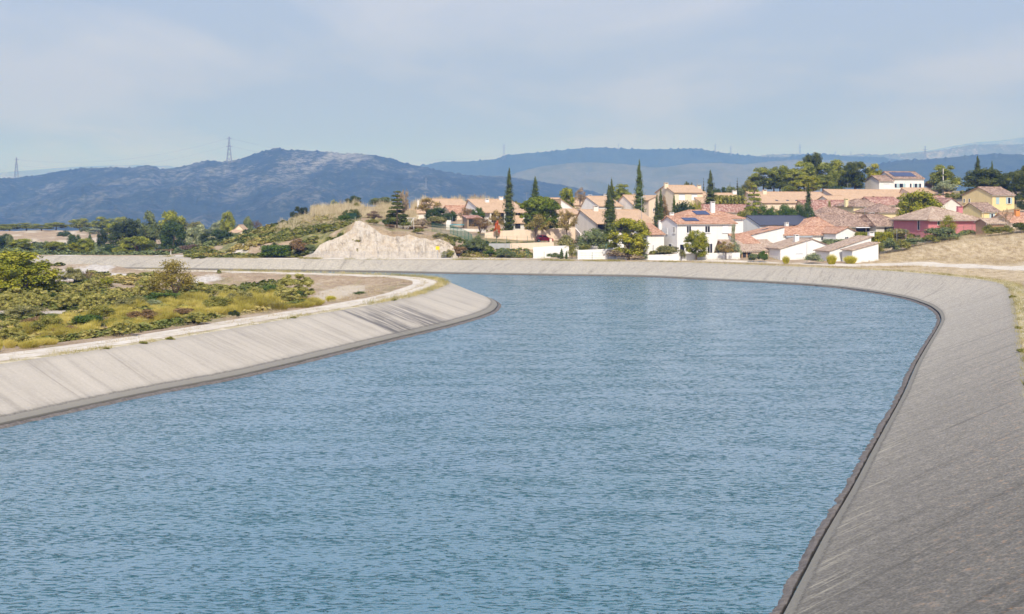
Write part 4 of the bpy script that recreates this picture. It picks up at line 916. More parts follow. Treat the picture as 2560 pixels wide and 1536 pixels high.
# beige house behind the canal-side gardens
h = House('beige_house', 'long beige bungalow with broad salmon roof, blank grey gable and dark veranda with blue shutters', (1489, 305), (1636, 310), 11.5, 556, 526, 'gx', 'beige', 'salmon', rf=0.72, oh=1.3, group=GH)
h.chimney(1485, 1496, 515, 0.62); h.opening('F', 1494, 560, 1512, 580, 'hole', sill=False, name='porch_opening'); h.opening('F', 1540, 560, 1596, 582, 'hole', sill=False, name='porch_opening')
h.opening('F', 1609, 558, 1621, 578, 'shut', shut='shutter_deep', sill=False); antenna(h, 1604, 8, 494, 'tall television antenna standing behind the beige bungalow roof')
# upper terrace, left to right
h = House('low_house', 'low beige house with a white band behind the bare trees, leftmost in the village', (1018, 345), (1075, 346), 7, 533, 524, 'gx', 'pinkbeige', 'salmon', group=GH); h.opening('F', 1030, 540, 1046, 548, mull=2); h.chimney(1043, 1048, 498, 0.5, 'white_old', 0.6)
h = House('long_house', 'long house with bare salmon roof and a skylight before the dry reeds', (1092, 352), (1188, 356), 13, 530, 499, 'gx', 'pinkbeige', 'salmon', rf=0.8, group=GH); h.skylight(1170, 0.55, 0.7, 1.6); antenna(h, 1170, 8, 486, 'white television antenna left of the white chimneys'); antenna(h, 1064, 9, 481, 'thin television mast over the dry reeds at the village edge')
h = House('long_house', 'house with red-orange roof patch half hidden by hedges left of the first cypress', (1128, 341), (1180, 343), 8, 533, 516, 'gx', 'pinkbeige', 'red', group=GH)
h = House('porch_house', 'wide house with salmon roof and dark white-posted porch, behind the tallest left cypress', (1206, 333), (1312, 337), 13, 529, 500, 'gx', 'white', 'salmon', rf=0.75, oh=1.2, group=GH)
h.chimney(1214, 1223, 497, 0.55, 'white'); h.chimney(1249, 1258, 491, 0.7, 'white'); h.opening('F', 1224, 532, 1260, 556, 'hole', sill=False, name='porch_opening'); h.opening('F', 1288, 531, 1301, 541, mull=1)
pb = MB()
for px in (1226, 1243, 1262): x = h.fx(px, -0.8); pb.box(x - .2, -1.0, -1, x + .2, -0.65, h.he - .25)
pb.build('porch_post', M['white'], h.root); antenna(h, 1317, 9, 482, 'double television antenna between the first two cypresses')
h = House('garden_shed', 'small salmon-roofed outhouse between the first cypress and the round stone pine', (1284, 318), (1310, 319), 4, 556, 541, 'gx', 'white_old', 'salmon', cat='outhouse'); h.opening('F', 1288, 558, 1301, 572, 'hole', sill=False, name='doorway')
h = House('awning_shed', 'open shed with rusty lean-to roof beside the trampoline', (1168, 318), (1204, 319), 4, 546, 540, 'shedy', 'wood', 'mott', cat='shed', oh=.3); h.opening('F', 1172, 549, 1196, 566, 'hole', sill=False, name='doorway')
h = House('gable_house', 'white gabled house end with satellite dish right of the stone pine', (1400, 352), (1440, 354), 10, 525, 500, 'gy', 'white', 'salmon', rf=0.05, group=GH)
ds = MB(); 
h = House('low_house', 'low salmon roof between the stone pine and the beige bungalow', (1398, 332), (1450, 334), 7, 535, 524, 'gx', 'pinkbeige', 'salmon', group=GH)
h = House('terrace_house', 'long salmon roof behind the pale mulberry tree, upper row', (1378, 378), (1478, 382), 9, 512, 496, 'gx', 'pinkbeige', 'salmon', group=GH); h.chimney(1472, 1480, 487, .4, 'white')
h = House('terrace_house', 'white gable and salmon roof just left of the forked cypress', (1498, 352), (1554, 355), 9, 515, 492, 'gx', 'white', 'salmon', rf=.7, group=GH); h.chimney(1512, 1519, 485, .7, 'white')
h = House('terrace_house', 'grey-beige gabled house with salmon roof behind the tallest cypress', (1588, 350), (1630, 352), 11, 517, 489, 'gx', 'beige', 'salmon', rf=.55, group=GH); h.chimney(1584, 1590, 484, .6, 'white_old')
h.opening('F', 1610, 519, 1622, 528, 'hole', sill=False, name='porch_opening'); antenna(h, 1612, 5, 474, 'fine television antenna right of the tallest cypress')
h = House('narrow_house', 'narrow beige block with steep half roof left of the twin cypresses', (1622, 343), (1641, 344), 7, 500, 491, 'shedx', 'pinkbeige', 'salmon', group=GH); h.opening('F', 1632, 521, 1636, 529, mull=0)
h = House('cream_house', 'cream two-storey house on the rise with two white shuttered windows and salmon hipped roof', (1685, 372), (1757, 375), 11, 481, 464.5, 'gx', 'cream', 'salmon', group=GH)
h.opening('F', 1697, 488, 1712, 501, 'shut'); h.opening('F', 1729, 488, 1743, 501, 'shut'); h.chimney(1662, 1671, 457, .35)
h = House('cream_annex', 'cream extension with block chimney behind the cream two-storey house', (1740, 384), (1762, 385), 7, 480, 471, 'gx', 'cream', 'salmon', group=GH); h.chimney(1744, 1753, 463, .4); antenna(h, 1743, 4, 449, 'television antenna above the cream block chimney')
h = House('terrace_house', 'long salmon roof right of the cypress beside the cream house, white chimney', (1755, 370), (1868, 374), 10, 508, 484, 'gx', 'pinkbeige', 'salmon', rf=.8, group=GH); h.chimney(1833, 1842, 476, .7, 'white')
h = House('terrace_house', 'sloping salmon and mottled roof behind the white house chimney', (1752, 335), (1895, 340), 9, 530, 513, 'gx', 'pinkbeige', 'mott', group=GH)
h = House('terrace_house', 'very long salmon roof with small vents in front of the pine grove', (1906, 383), (2092, 390), 12, 507, 481, 'gx', 'pinkbeige', 'salmon', rf=.8, group=GH); h.chimney(1908, 1917, 475, .6, 'cream')
for px in (1940, 1967, 1990, 2012, 2040): h.skylight(px, .1, .16, .8)
antenna(h, 2014, 8, 468, 'television antenna against the pine grove, left of the grove mast')
h = House('terrace_house', 'longest salmon roof below the white hilltop house', (2104, 392), (2300, 400), 12, 502, 475, 'gx', 'pinkbeige', 'salmon', rf=.8, group=GH); antenna(h, 2119, 9, 458, 'tall television antenna in front of the dark pines')
h = House('terrace_house', 'salmon roof with red brick chimney at the right end of the upper row', (2296, 396), (2406, 400), 11, 494, 471, 'gx', 'pinkbeige', 'salmon', rf=.8, group=GH); h.chimney(2333, 2341, 463, .7, 'pinkbeige')
h = House('little_house', 'little salmon gable in front of the longest upper roof', (2072, 377), (2118, 379), 6, 501, 491, 'gx', 'beige', 'salmon', group=GH)
h = House('mottled_roof_house', 'house with mottled red roof right of the small dark cypress', (2034, 356), (2150, 361), 9, 527, 502, 'gx', 'paleyellow', 'mott', rf=.8, group=GH)
h = House('hip_roof_house', 'pale yellow house with brown hipped roof and yellow chimney', (2134, 338), (2206, 341), 8, 515, 499, 'hip', 'paleyellow', 'brown', hips=(3.4, 3.6), group=GH); h.chimney(2114, 2121, 497, .25, 'paleyellow')
h = House('hip_roof_house', 'yellow house with brown hipped roof left of the big round pine', (2196, 329), (2262, 332), 9, 530, 510, 'hip', 'paleyellow', 'brown', hips=(4, 4), group=GH)
h = House('terrace_house', 'red-brown roof rising to the round pine from the silver hedge', (2190, 352), (2262, 356), 9, 512, 494, 'gx', 'pinkbeige', 'mott', group=GH)
h = House('hip_roof_house', 'low brown hipped roof with white eave band right of the dark-roofed house', (2052, 322), (2136, 325), 6.5, 537, 520, 'hip', 'white', 'brown', hips=(3, 3), group=GH)
h = House('dark_roof_house', 'white house with large dark slate-grey roof and white chimney', (1899, 303), (2058, 310), 9.5, 562, 541, 'gx', 'white', 'slate', group=GH); h.chimney(2027, 2034, 527, .5)
h = House('porch_house', 'wide house with aged red roof, striped awning and dark arched porch', (2075, 308), (2192, 313), 11, 564, 537, 'gx', 'white_old', 'brown', oh=.8, group=GH)
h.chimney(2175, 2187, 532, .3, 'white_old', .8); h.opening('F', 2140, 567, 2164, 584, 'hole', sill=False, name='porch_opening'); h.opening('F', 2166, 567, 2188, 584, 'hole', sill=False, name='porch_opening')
aw = MB()
for i in range(14):
    x = h.fx(2134, 0) + i * 0.33; aw.prism([(x, -1.1, h.he - .55), (x + .29, -1.1, h.he - .55), (x + .29, -.05, h.he - .16), (x, -.05, h.he - .16)], .04)
aw.build('awning', M['shutter_white'], h.root)
h = House('porch_house', 'left wing of the arched-porch house with orange-red roof end', (2008, 304), (2078, 307), 9, 566, 545, 'hip', 'white', 'red', hips=(6, .2), group=GH)
h = House('porch_house', 'right wing with wide flat arch, left of the pink house', (2190, 310), (2268, 313), 9, 563, 537, 'hip', 'white_old', 'brown', hips=(.2, 4.5), oh=.6, group=GH); h.opening('F', 2211, 568, 2256, 586, 'hole', sill=False, name='arch_opening')
h = House('red_roof_house', 'cream house with bright red roof and gable in the front rows', (1960, 293), (2100, 298), 6.5, 587, 569, 'gx', 'white', 'red', group=GH); h.chimney(1965, 1972, 556, .5)
sb = MB(); x0, x1 = h.fx(1963, 0), h.fx(2028, 0); sb.box(x0, -.5, h.he - .62, x1, -.06, h.he - .3); sb.build('shutter_box', M['greyshade'], h.root); h.opening('F', 2052, 592, 2066, 602, mull=1)
h = House('gable_house', 'cream gable end with two small windows joined to the bright red roof', (2090, 292), (2147, 294), 8, 584, 569, 'gy', 'white', 'red', oh=.25, group=GH); h.opening('F', 2112, 592, 2121, 601)
h = House('shed_roof_house', 'white house wedge with lean-to red roof and long skylight', (1873, 290), (1961, 293), 6, 589, 568, 'shedx', 'white', 'red', oh=.2, group=GH); h.skylight(1905, .4, .5, 1.6)
h = House('low_house', 'low orange-tiled roof against the right side of the white two-storey house', (1852, 284), (1898, 285.5), 6, 608, 587, 'gx', 'white', 'red', group=GH, rf=.8)
h = House('brown_house', 'brown garden house with wide tan roof and small arches by the canal road', (1836, 276), (1880, 277), 9, 627, 602, 'gx', 'brown', 'tan', rf=.85, oh=.6, group=GH)
for px in (1845, 1857, 1869): h.opening('F', px, 632, px + 8, 645, 'hole', sill=False, name='arch_opening')
h = House('low_house', 'low tan-roofed house between the brown garden house and the white gable', (1880, 280), (1955, 282), 8.5, 626, 602, 'gx', 'pinkbeige', 'tan', rf=.8, group=GH)
h = House('white_gable_house', 'bright white gable facing the canal with tan roof and slender white chimney', (1951, 276), (2088, 279), 9, 622, 597, 'gy', 'white', 'tan', rf=.57, oh=.3, group=GH); h.chimney(1988, 1998, 587, .2)
h.opening('F', 1990, 636, 2006, 645, 'shut', sill=False)
h = House('white_wedge_house', 'white house with two stepped sloping tan roofs at the foot of the straw slope', (2074, 270), (2178, 272), 6.5, 628, 593, 'shedx', 'white', 'tan', oh=.4, group=GH); h.chimney(2174, 2186, 580, .3, d=.9)
h = House('white_wedge_house', 'lower white outbuilding in front of the stepped tan roofs', (2131, 266), (2196, 267.5), 4, 626, 608, 'shedx', 'white', 'tan', oh=.3, group=GH)
h = House('pool_house', 'small pink-roofed garden pavilion with dark doorway behind the white garden walls', (1420, 283), (1497, 284.5), 4.5, 606, 602, 'shedy', 'white_old', 'red', cat='pavilion'); h.opening('F', 1447, 609, 1457, 624, 'hole', sill=False, name='doorway'); h.opening('F', 1466, 608, 1476, 614)
# right side
h = House('pink_house', 'raspberry pink house with tan hipped roof and white window surrounds', (2321, 295), (2450, 300), 12.0, 547, 518.5, 'hip', 'pink', 'tan', hips=(5.5, 7.5), oh=.9, group=GH)
bd = MB(); bd.box(-.03, -.03, h.he - .5, h.L + .03, h.W + .03, h.he - .1); bd.build('cornice', M['frame'], h.root)
h.opening('L', 2294, 551, 2300, 576, mull=0); h.opening('F', 2343, 551, 2350, 564, mull=0); h.chimney(2396, 2407, 516, .35, 'pink')
h = House('yellow_house', 'big yellow two-storey house with brown roof and pale blue shutters', (2481, 335), (2536, 337.5), 11, 487, 469, 'gx', 'yellow', 'brown', rf=.45, group=GH)
h.opening('F', 2490, 495, 2498, 511, 'shut', shut='shutter_blue', sill=False); h.opening('F', 2519, 494, 2526, 510, shut='shutter_blue', mull=0); h.opening('L', 2409, 497, 2413, 507, mull=0); h.opening('L', 2422, 497, 2426, 507, mull=0)
h = House('yellow_house', 'smaller yellow house below, one window with pale blue shutters', (2455, 318), (2498, 319.5), 9, 528, 508.5, 'gx', 'yellow', 'brown', group=GH); h.opening('F', 2477, 534, 2483, 548, shut='shutter_blue', mull=0)
h = House('low_house', 'white gable with lilac-grey face left of the big yellow house', (2353, 337), (2404, 338), 7, 515, 497, 'gy', 'white_old', 'mott', group=GH)
h = House('terrace_house', 'dark red-brown roof between the round pine and the lilac gable', (2332, 350), (2384, 352), 9, 512, 491, 'gx', 'pinkbeige', 'mott', group=GH)
h = House('low_house', 'low tan roof below the bare tree right of the pink house', (2466, 283), (2512, 284), 4, 557, 548, 'gx', 'brown', 'tan', group=GH)
h = House('low_house', 'orange-tiled roof at the right edge behind the bushes', (2527, 292), (2600, 294), 8, 556, 534, 'gx', 'cream', 'red', group=GH); h.chimney(2540, 2550, 524, .3, 'orange')
h = House('hilltop_house', 'white two-level house on the hilltop with solar roof and pale blue shutters', (2233, 427), (2310, 430), 9, 446, 430, 'gx', 'white', 'brown', rf=.6, group=GH)
h.panel(2236, 2292, .12, .5, 5)
for a, b in ((2236, 2242), (2248, 2258), (2274, 2279), (2286, 2293), (2297, 2303)): h.opening('F', a, 459, b, 470, mull=0, sill=False, shut='shutter_blue' if a in (2248, 2286) else None)
h = House('hilltop_house', 'lower left block of the white hilltop house with brown roof', (2198, 425), (2233.5, 426.4), 8.5, 452, 440, 'gx', 'white', 'brown', group=GH); h.opening('F', 2209, 461, 2223, 471, 'shut', sill=False)
h = House('farm_shed', 'distant beige farm roof among the valley trees', (588, 500), (607, 500), 8, 572, 563, 'gy', 'cream', 'salmon', k=False, cat='farm building')
h = House('farm_shed', 'second distant beige roof lower among the valley trees', (582, 470), (607, 472), 8, 588, 577, 'shedx', 'cream', 'salmon', k=False, cat='farm building')

# ------------------------------------------------------------------ garden walls (each follows a line of photo columns at its own distance)
def gwall(name, label, pts, mat, th=0.25, cat='wall', cope=True, low=-0.8):
    """pts: (column, distance, top row)"""
    q = [(PX(a, d * KD), d * KD, ZY(t, d * KD)) for a, d, t in pts]; mb = MB()
    for (x0, y0, z0), (x1, y1, z1) in zip(q, q[1:]):
        d = Vector((x1 - x0, y1 - y0)); n = Vector((-d.y, d.x)).normalized() * th / 2; b0 = Hp(x0, y0) + low; b1 = Hp(x1, y1) + low
        F0, F1, B1, B0 = (x0 - n.x, y0 - n.y), (x1 - n.x, y1 - n.y), (x1 + n.x, y1 + n.y), (x0 + n.x, y0 + n.y)
        z0 = max(z0, b0 - low + .3); z1 = max(z1, b1 - low + .3)
        v = [(F0[0], F0[1], b0), (F1[0], F1[1], b1), (B1[0], B1[1], b1), (B0[0], B0[1], b0), (F0[0], F0[1], z0), (F1[0], F1[1], z1), (B1[0], B1[1], z1), (B0[0], B0[1], z0)]
        for f in ((4, 5, 6, 7), (0, 1, 5, 4), (1, 2, 6, 5), (2, 3, 7, 6), (3, 0, 4, 7)): mb.face([v[i] for i in f])
    return tag(mb.build(name, M[mat]), label, cat)
gwall('garden_wall', 'long peach rendered garden wall behind the red car', [(1212, 301, 583), (1240, 301, 578), (1330, 302, 574), (1438, 304, 569)], 'pinkbeige')
gwall('retaining_wall', 'sloping peach retaining wall below the red car', [(1275, 284, 609), (1340, 285, 607), (1384, 286, 606)], 'pinkbeige')
gwall('garden_wall', 'peach garden wall end beside the beige bungalow', [(1438, 305, 569.5), (1452, 298, 585)], 'beige')
gwall('garden_wall', 'white garden wall in the middle, behind the pavilion side hedge', [(1333, 277, 619), (1375, 277.5, 616), (1422, 278, 614)], 'white')
gwall('garden_wall', 'bright white garden wall left of the big yellow-green pine', [(1444, 274, 626), (1500, 274.5, 623.5), (1541, 275, 621.5)], 'white')
gwall('garden_wall', 'low long white wall along the canal road below the white house', [(1568, 272, 640), (1700, 272.5, 635), (1760, 273, 633), (1850, 273, 632)], 'white')
gwall('garden_wall', 'short white wall behind the trees left of the white house', [(1522, 290, 583), (1560, 290, 586)], 'white')
gwall('garden_wall', 'grey stone terrace wall below the trampoline', [(1115, 316, 574), (1190, 316, 573), (1214, 314, 572)], 'white_old')
gwall('garden_wall', 'beige garden wall piece below the low leftmost house', [(1022, 336, 539), (1074, 336, 536)], 'beige')
gwall('garden_wall', 'small white block wall beside the trampoline', [(1115, 322, 551), (1128, 322, 551)], 'white')
gwall('pillar', 'white gate pillar at the nose of the red car', [(1374, 288, 597), (1380, 288, 597)], 'pinkbeige', .6, 'pillar')

# ------------------------------------------------------------------ fences
def fence(label, pts, hgt, mat, mesh=True, step=2.5, name='fence', k=True, dens=0.28):
    """posts with wire mesh between them; pts: (column, distance)"""
    kd = KD if k else 1; q = [Vector((PX(a, d * kd), d * kd)) for a, d in pts]; L_ = sum((b - a).length for a, b in zip(q, q[1:])); n = max(2, int(L_ / step) + 1)
    p0 = q[0]; root = empty(name, (p0.x, p0.y, Hp(p0.x, p0.y))); tag(root, label, 'fence'); o = Vector((p0.x, p0.y, root.location.z))
    def at(t):
        s = t * L_
        for a, b in zip(q, q[1:]):
            l = (b - a).length
            if s <= l + 1e-6: c = a.lerp(b, s / l); return Vector((c.x, c.y, Hp(c.x, c.y)))
            s -= l
        c = q[-1]; return Vector((c.x, c.y, Hp(c.x, c.y)))
    wires = MB(); P_ = [at(i / (n - 1)) - o for i in range(n)]
    for i, p in enumerate(P_):
        mb = MB(); mb.tube((0, 0, -.3), (0, 0, hgt), .035, n=5); mb.build('post', mat, root, p)
    for a, b in zip(P_, P_[1:]):
        for f in (0.05, .3, .55, .8, .97): wires.tube(a + Vector((0, 0, hgt * f)), b + Vector((0, 0, hgt * f)), .012, n=3)
        if mesh:
            m = int((b - a).length / dens)
            for j in range(m):
                c = a.lerp(b, j / m); wires.box(c.x - .012, c.y - .012, c.z + .02, c.x + .012, c.y + .012, c.z + hgt)
    wires.build('wire_mesh', mat, root); return root
fence('grey wire fence along the foot of the white rock face', [(775, 290.2), (900, 290), (1000, 289.6), (1115, 289)], 1.35, M['metal'], k=False, dens=.18)
fence('dark green mesh fence on the slope right of the rock face', [(1080, 305), (1125, 302), (1165, 292), (1180, 288)], 2.0, M['green_paint'], dens=.16)
fence('green mesh fence behind the notch in the rock face crest', [(866, 306), (890, 305)], 2.2, M['green_paint'], dens=.12)
fence('green mesh fence behind the white swing frame', [(972, 306), (1030, 305)], 2.4, M['green_paint'], dens=.14)
fence('thin post fence standing before the peach garden wall', [(1215, 289), (1290, 288), (1345, 288)], 1.9, M['green_paint'], mesh=False, step=2.2)
fence('wire fence below the peach retaining wall', [(1278, 281), (1316, 277)], 2.0, M['green_paint'], mesh=False, step=1.8)
fence('low wire fence before the white garden walls by the canal road', [(1320, 274), (1460, 274), (1560, 272)], 1.5, M['green_paint'], mesh=False, step=3.0)
fence('green mesh fence among bushes below the pink house', [(2290, 283), (2385, 287), (2425, 289), (2470, 292)], 2.2, M['green_paint'], dens=.3)
gwall('screen_fence', 'pale grey screen panels along the garden above the road', [(1222, 284, 609), (1275, 284, 609)], 'grey', .05, 'fence')

# ------------------------------------------------------------------ red car
cx, cd = 1342.0, 311.0
cL = 3.9; cr = empty('parked_car', (PX(1360, cd), cd, Hp(PX(1360, cd), cd)), R(7)); tag(cr, 'dark red hatchback parked facing right in front of the peach wall', 'car')
def extrude_profile(pts, y0, y1, mb, mi=0):
    n = len(pts); mb.face([(x, y0, z) for x, z in pts], mi); mb.face([(x, y1, z) for x, z in reversed(pts)], mi)
    for i in range(n):
        (a, b), (c, d) = pts[i], pts[(i + 1) % n]; mb.face([(a, y0, b), (a, y1, b), (c, y1, d), (c, y0, d)], mi)
mb = MB(); extrude_profile([(-1.95, .35), (-2.0, .62), (-1.92, .98), (-1.78, 1.02), (-.2, .98), (.95, .95), (1.7, .80), (1.95, .55), (1.93, .3), (1.65, .24), (-1.7, .24)], -.82, .82, mb)
extrude_profile([(-1.74, 1.02), (-1.45, 1.44), (-1.0, 1.50), (.0, 1.49), (.35, 1.40), (.92, .965)], -.66, .66, mb); mb.build('body', M['carred'], cr)
mb = MB(); extrude_profile([(-1.35, 1.05), (-1.15, 1.38), (-.85, 1.42), (-.42, 1.42), (-.42, 1.05)], -.672, -.662, mb); mb.build('window', M['glass'], cr)
mb = MB(); extrude_profile([(-.34, 1.05), (-.34, 1.42), (.0, 1.41), (.28, 1.34), (.72, 1.03)], -.672, -.662, mb); mb.build('window', M['glass'], cr)
mb = MB(); mb.prism([(-1.80, -.6, 1.06), (-1.50, -.6, 1.42), (-1.50, .6, 1.42), (-1.80, .6, 1.06)], .02); mb.build('rear_window', M['glass'], cr)
for x in (-1.22, 1.25):
    for y in (-.80, .80):
        mb = MB(); mb.tube((x, y - .1, .31), (x, y + .1, .31), .31, n=18); w = mb.build('wheel', M['rubber'], cr); mb = MB(); s_ = -1 if y < 0 else 1; mb.tube((x, y + s_ * .08, .31), (x, y + s_ * .115, .31), .19, n=12); mb.build('rim', M['metal'], w)
for y in (-.68, .68): mb = MB(); mb.box(-2.015, y - .12, .68, -1.93, y + .12, .92); mb.build('tail_light', M['orange'], cr)
# ------------------------------------------------------------------ smaller things
def place(px, D): x = PX(px, D); return (x, D, Hp(x, D))
# yellow road sign on the bank
x, y, z = place(1094, 288); r = empty('road_sign', (x, y, z)); tag(r, 'yellow square sign on a grey post before the white rock face', 'sign')
mb = MB(); mb.tube((0, 0, -.3), (0, 0, 2.0), .05, n=6); mb.build('post', M['metal'], r); mb = MB(); mb.box(-.38, -.06, 1.75, .38, -.04, 2.45); mb.build('sign_plate', M['signyellow'], r)
# poles
def pole(label, px, D, top, r_=.07, arm=None, name='pole', mat='metal', k=True):
    D = D * (KD if k else 1); x, y, z = place(px, D); h = ZY(top, D) - z; mb = MB(); mb.tube((0, 0, -.3), (0, 0, h), r_, r_ * .7, 7)
    if arm: mb.tube((0, 0, h), (arm, 0, h + .05), .04, n=5); mb.box(min(arm, arm + .3) , -.1, h, max(arm, arm + .3), .1, h + .1)
    return tag(mb.build(name, M[mat], None, (x, y, z)), label, 'pole')
pole('slim grey pole standing against the bright white gable', 2017, 270, 600, .06)
pole('wooden utility pole right of the pink house', 2458, 290, 521, .10, mat='palebark')
pole('concrete pole in front of the hilltop round pine', 2358, 400, 422, .16, mat='white_old')
pole('street lamp among the yellow house gardens', 2161, 322, 521, .05, .0001, 'street_lamp')
pole('double-headed lamp post beside the tallest cypress', 1604, 309, 493, .06, .7, 'street_lamp')
pole('short white marker post by the far bend of the bank road', 427, 315, 627, .12, mat='white_old', k=False)
pole('short white marker post further left on the far bank road', 298, 330, 632, .12, mat='white_old', k=False)
for i, px in enumerate((2265, 2242)): pole(['white washing-line post before the pink house', 'grey washing-line post left of the pink house'][i], px, 285, 573, .05)
# swing frame
x, y, z = place(1019, 310); r = empty('swing_frame', (x, y, z), R(20)); tag(r, 'white metal swing frame leaning at the rock edge', 'swing frame')
for a in (0, 1.3):
    mb = MB(); mb.tube((a - 1.6, -.6, -.1), (a, 0, 2.4), .05, n=5); mb.tube((a + .3, .7, -.1), (a, 0, 2.4), .05, n=5); mb.build('leg', M['frame'], r)
mb = MB(); mb.tube((-.4, 0, 2.42), (1.9, 0, 2.42), .05, n=5); mb.build('crossbar', M['frame'], r)
# trampoline
x, y, z = place(1148, 322 * KD); r = empty('trampoline', (x, y, z)); tag(r, 'trampoline with turquoise rim padding and tall net poles on the terrace', 'trampoline')
mb = MB(); n = 20
for k in range(n):
    a, b = 2 * math.pi * k / n, 2 * math.pi * (k + 1) / n; mb.prism([(2.2*math.cos(a), 2.2*math.sin(a), .95), (2.2*math.cos(b), 2.2*math.sin(b), .95), (1.85*math.cos(b), 1.85*math.sin(b), .95), (1.85*math.cos(a), 1.85*math.sin(a), .95)], .12)
mb.build('padding', M['teal'], r); mb = MB(); mb.face([(1.84*math.cos(2*math.pi*k/n), 1.84*math.sin(2*math.pi*k/n), .9) for k in range(n)]); mb.build('jumping_mat', M['rubber'], r)
for k in range(6): a = math.pi * k / 3 + .3; mb = MB(); mb.tube((2.2*math.cos(a), 2.2*math.sin(a), -.2), (2.2*math.cos(a), 2.2*math.sin(a), 2.9), .035, n=5); mb.build('pole', M['metal'], r)
# green ladder frame behind the white wall
x, y, z = place(1519, 292); r = empty('ladder', (x, y, z)); tag(r, 'pale green step ladder behind the bright white garden wall', 'ladder')
for a in (-.3, .3): mb = MB(); mb.tube((a * 1.4, -.4, 0), (a, 0, ZY(610, 292) - z), .04, n=5); mb.tube((a * 1.4, .4, 0), (a, 0, ZY(610, 292) - z), .04, n=5); mb.build('leg', M['teal'], r)
mb = MB()
for k in range(4): mb.box(-.36, -.34 + k * .09, .4 + k * .4, .36, -.28 + k * .09, .44 + k * .4)
mb.build('rung', M['teal'], r)
# pale tube lying on the near right slope and litter on the left slope
def on_bank(px, py, lift=.05):
    for z in np.linspace(0.1, ZB, 60):
        D = (HC - z) * F / (py - HY); x = PX(px, D); d = np.hypot(rt[:, 0] - x, rt[:, 1] - D) if px > 1400 else np.hypot(lt[:, 0] - x, lt[:, 1] - D); i = int(d.argmin())
        run = np.hypot(*(rt[i] - rw[i])) if px > 1400 else np.hypot(*(lt[i] - lw[i]))
        if ZB * (1 - d[i] / run) >= z - .02 and ZB * (1 - d[i] / run) <= z + .06: return Vector((x, D, z + lift))
    return Vector((x, D, z + lift))
a = on_bank(2468, 1182); b = on_bank(2498, 1164); mb = MB(); mb.tube(a, b, .04, n=8); tag(mb.build('plastic_tube', M['shutter_white']), 'pale plastic tube lying on the near right concrete slope', 'tube')
a = on_bank(453, 857); b = on_bank(465, 862); mb = MB(); mb.tube(a, b, .09, n=6); tag(mb.build('plastic_bottle', M['metal']), 'grey bottle lying high on the left concrete slope', 'bottle')
def stone(label, px, py, s):
    p = on_bank(px, py, .02); rng = np.random.default_rng(int(px)); v, f = sphere_core((0, 0, 0), (s, s * .8, s * .6), rng, 8, 5); me = arrmesh('stone', v, f, [M['white_old']], False); o = link('stone', me, None, p); tag(o, label, 'stone')
stone('small white stone on the right slope near the waterline', 2386, 939, .22); stone('white stone at the water edge of the far right bend', 2275, 738, .3); stone('pale stone at the far waterline left of the bend', 2060, 709, .35)

# ------------------------------------------------------------------ power pylons
def pylon(label, px, ybase, ytop, D, arms=((.97, .10), (.78, .16))):
    D = D * HS; z0 = ZY(ybase, D); z1 = ZY(ytop, D); h = z1 - z0; r = empty('pylon', (PX(px, D), D, z0)); tag(r, label, 'pylon', 'power pylons on the ridges'); mb = MB(); t = max(.25, h * .009)
    def wd(f): return h * (.085 * (1 - f) ** 1.3 + .012)
    lv = [0, .22, .42, .58, .70, .80, .9, 1.0]
    for i in range(len(lv) - 1):
        a, b = lv[i], lv[i + 1]; wa, wb = wd(a), wd(b); c0 = [(-wa, -wa), (wa, -wa), (wa, wa), (-wa, wa)]; c1 = [(-wb, -wb), (wb, -wb), (wb, wb), (-wb, wb)]
        for k in range(4):
            j = (k + 1) % 4; mb.tube((*c0[k], a * h), (*c1[k], b * h), t, n=3); mb.tube((*c0[k], a * h), (*c1[j], b * h), t * .6, n=3); mb.tube((*c0[j], a * h), (*c1[k], b * h), t * .6, n=3)
    mb.build('tower', M['pylon'], r)
    for f, w in arms: m = MB(); m.tube((-w * h, 0, f * h), (0, 0, f * h + .03 * h), t * .7, n=3); m.tube((0, 0, f * h + .03 * h), (w * h, 0, f * h), t * .7, n=3); m.tube((-w * h, 0, f * h), (w * h, 0, f * h), t, n=3); m.build('cross_arm', M['pylon'], r)
    return [Vector((PX(px, D) + s * w * h, D, z0 + f * h)) for f, w in arms for s in (-1, 1)]
A1 = pylon('tall lattice pylon on the left massif, largest in view', 573, 407, 342, 2350, ((.92, .10), (.62, .12)))
A0 = pylon('small lattice pylon far left on the skyline', 41, 444, 394, 2450, ((.9, .1), (.62, .1)))
for i, (px, yb, yt, D, lab) in enumerate([(1260, 396, 362, 4150, 'hazy pylon on the blue ridge above the first cypress'), (1546, 372, 359, 4150, 'tiny pylon tops in the middle of the blue ridge'), (1788, 381, 360, 4150, 'pale pylon on the skyline left of the ringed one'),
        (1827, 386, 366, 4150, 'thin dark pylon right of centre on the blue ridge'), (2000, 392, 362, 5100, 'whitish pylon left of the pine grove top'), (2088, 392, 378, 5100, 'faint pylon over the right part of the grove'),
        (2127, 392, 379, 5100, 'faint dark pylon right of the grove'), (2224, 400, 384, 4000, 'whitish pylon above the hilltop house'), (2313, 400, 366, 4000, 'tall pale pylon between hilltop house and round pine'), (1065, 470, 445, 2000, 'pylon against the massif slope above the reeds')]): pylon(lab, px, yb + 4, yt, D)
def wire(label, p, q, sag, r_=.2):
    mb = MB(); pts = [p.lerp(q, k / 16) - Vector((0, 0, 4 * sag * (k / 16) * (1 - k / 16))) for k in range(17)]
    for a, b in zip(pts, pts[1:]): mb.tube(a, b, r_, n=3)
    tag(mb.build('power_line', M['pylon']), label, 'power line', 'power lines between the pylons')
wire('upper power line from the largest pylon to the far left pylon', A1[0], A0[0], 34); wire('lower power line from the largest pylon to the far left pylon', A1[2], A0[2], 34)
